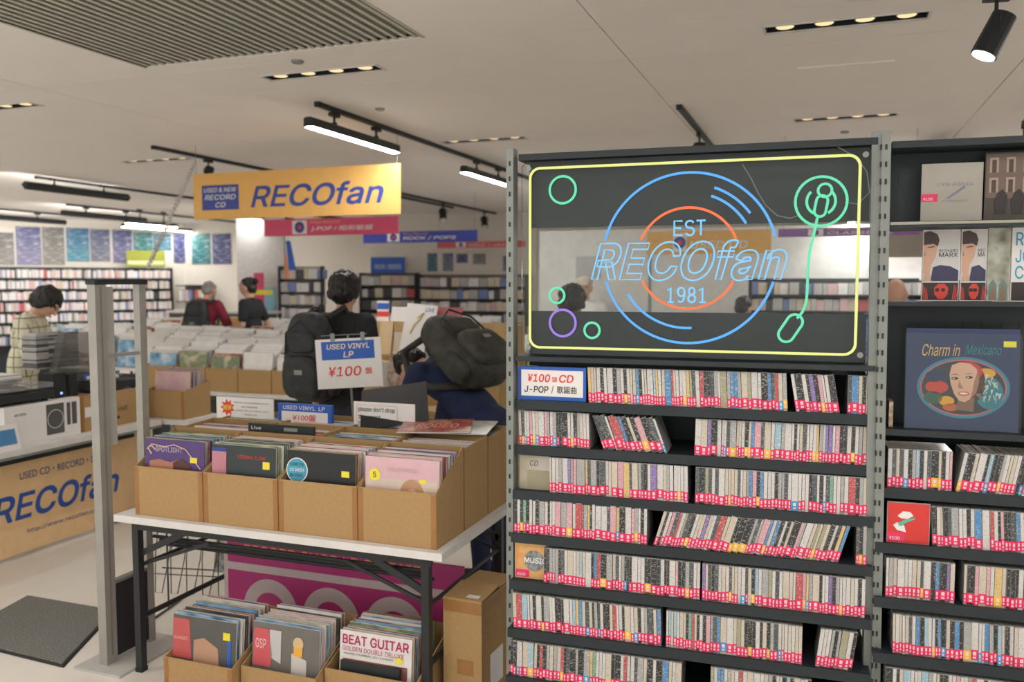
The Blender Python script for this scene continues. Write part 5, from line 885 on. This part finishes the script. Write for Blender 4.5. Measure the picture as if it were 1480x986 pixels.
def backpack(label,M,m,W=.30,H=.46,D=.17,name='backpack',m2=None):
    """M places it: local z up along the back, -y away from the back"""
    t=thing(name,label,'backpack'); t.matrix_world=M
    def sup(c,r,e,nu=28,nv=18,top=0):
        f=lambda v:math.copysign(abs(v)**e,v); vs=[]; b=MB()
        for q in range(nv+1):
            th=-math.pi/2+math.pi*q/nv
            for i in range(nu):
                ph=2*math.pi*i/nu; z=f(math.sin(th)); tp=1-top*max(0,z); vs.append((c[0]+r[0]*tp*f(math.cos(th))*f(math.cos(ph))+random.uniform(-.003,.003),c[1]+r[1]*tp*f(math.cos(th))*f(math.sin(ph))+random.uniform(-.003,.003),c[2]+r[2]*z))
        return b.add(vs,[(q*nu+i,q*nu+(i+1)%nu,(q+1)*nu+(i+1)%nu,(q+1)*nu+i) for q in range(nv) for i in range(nu)])
    sup((0,-D*.5,H*.5),(W/2,D/2,H/2),.55,top=.22).build('bag_body',m,t,smooth=True); sup((0,-D*.98,H*.30),(W*.38,D*.24,H*.24),.5).build('front_pocket',m,t,smooth=True); sup((0,-D*.90,H*.68),(W*.30,D*.16,H*.12),.5).build('top_pocket',m,t,smooth=True)
    for x in(-1,1): sup((x*W*.5,-D*.5,H*.26),(W*.08,D*.3,H*.18),.6,16,10).build('side_pocket',m,t,smooth=True)
    part('zip',m2 or BLACK,t,lambda b:b.tube([(-W*.34,-D*1.0,H*.55),(-W*.3,-D*1.03,H*.78),(0,-D*1.03,H*.92),(W*.3,-D*1.03,H*.78),(W*.34,-D*1.0,H*.55)],.006,6)); part('tag_patch',STEEL,t,lambda b:b.box(-.02,.04,-D*1.24,-D*1.215,.34*H,.39*H))
    for x in(-1,1): part('shoulder_strap',m,t,lambda b:b.tube([(x*.10,-.02,.14*H),(x*.19,.10,.40*H),(x*.15,.19,.75*H),(x*.11,.12,1.02*H),(x*.08,-.02,.92*H)],.022,8),True)
    part('haul_loop',m,t,lambda b:b.tube([(-.04,-.03,H*.95),(-.02,-.03,H*1.04),(.02,-.03,H*1.04),(.04,-.03,H*.95)],.009,6)); return t
BLKC=mat('black_cotton',(.022,.024,.028),.9,noise=.25,scale=40); BAG=mat('black_nylon',(.028,.032,.034),.65,noise=.35,scale=18,bump=.4); JEAN=mat('dark_trousers',(.03,.035,.05),.9)
def at(px,dep): q=PD(px,493,dep); return Vector((q.x,q.y,0))
p=at(494,5.55); rz=YAW+R(-24); person('person','person in black T-shirt seen from behind wearing a backpack',p,rz,1.77,BLKC,JEAN,HAIR,'mop',2,8,None,SKIN,.75)
backpack('large black backpack on the dark haired customer\'s back',Matrix.Translation(p)@Matrix.Rotation(rz,4,'Z')@Matrix.Translation((-.07,-.12,.95))@Matrix.Rotation(R(3),4,'X'),BAG,.34,.57,.20)
p=at(28,6.6); person('person','person in checked shirt at the left looking down at records',p,YAW+R(-78),1.72,plaid_mat(),JEAN,HAIR,'mop',10,38,[((-.26,.16,1.16),(-.13,.40,1.14)),((.26,.16,1.16),(.13,.40,1.12))],SKIN,1.7)
MAR=mat('maroon_cotton',(.26,.03,.05),.9); p=at(294,10.9); rz=YAW+R(-10); person('person','person in maroon shirt with a black backpack, head lowered, far left',p,rz,1.74,MAR,JEAN,mat('grey_hair',(.28,.26,.24),.7),'short',8,30,[((-.30,.10,1.15),(-.20,.36,1.05)),((.30,.10,1.15),(.22,.36,1.05))],SKIN,.9,.016)
backpack('black backpack on the maroon shirt',Matrix.Translation(p)@Matrix.Rotation(rz,4,'Z')@Matrix.Translation((.03,-.155,.98))@Matrix.Rotation(R(-8),4,'X'),BAG,.32,.50,.17)
p=at(367,10.95); person('person','person in black T-shirt with tied hair turned left beside the pillar',p,YAW+R(78),1.76,BLKC,JEAN,HAIR,'bun',4,8,[((-.24,.02,1.15),(-.20,.28,1.10)),((.26,-.06,1.16),(.24,.05,.94))],SKIN,.7,.016)
NAVYC=mat('navy_cotton',(.022,.032,.085),.9,noise=.15); p=at(708,4.75); rz=YAW+R(55); BN=54; person('person','person in navy shirt bending over records under a big dark backpack',p,rz,1.70,NAVYC,NAVYC,HAIR,'short',BN,45,[((-.22,.55,.80),(-.12,.70,.66)),((.22,.55,.80),(.12,.70,.66))],SKIN,1.6)
backpack('dark olive backpack on the bending customer\'s back',Matrix.Translation(p)@Matrix.Rotation(rz,4,'Z')@Matrix.Translation((0,0,.90))@Matrix.Rotation(R(-BN),4,'X')@Matrix.Translation((0,-.12,.12)),mat('olive_nylon',(.045,.047,.040),.7,noise=.4,scale=14,bump=.5),.44,.54,.22)
p=at(822,6.0); person('person','person with dark hair behind the left of the neon sign',p,YAW+R(-30),1.68,mat('brown_cotton',(.10,.075,.06),.9),JEAN,HAIR,'mop',4,5,None,SKIN,.8,.016)
p=at(846,9.55); person('person','person in white shirt and cap behind the neon sign',p,YAW+R(165),1.76,mat('white_cotton',(.72,.70,.69),.9),JEAN,mat('beige_cap',(.55,.47,.38),.9),'cap',2,6,None,SKIN,.8,.016)
DOT=mat('dotted_cotton',(.10,.16,.32),.9,noise=1.6,scale=22); p=at(1294,6.6); person('person','bald person in blue patterned shirt seen through the rack window',p,YAW+R(-20),1.74,DOT,JEAN,HAIR,'none',3,14,None,SKIN,.9,.016)
p=at(1066,7.9); person('person','small dark figure standing in for a reflection, lower neon record',p,YAW+R(-40),1.58,BLKC,JEAN,HAIR,'short',6,20,None,SKIN,.8,.018)  # solid figure stands in for a dark reflection at the neon sign
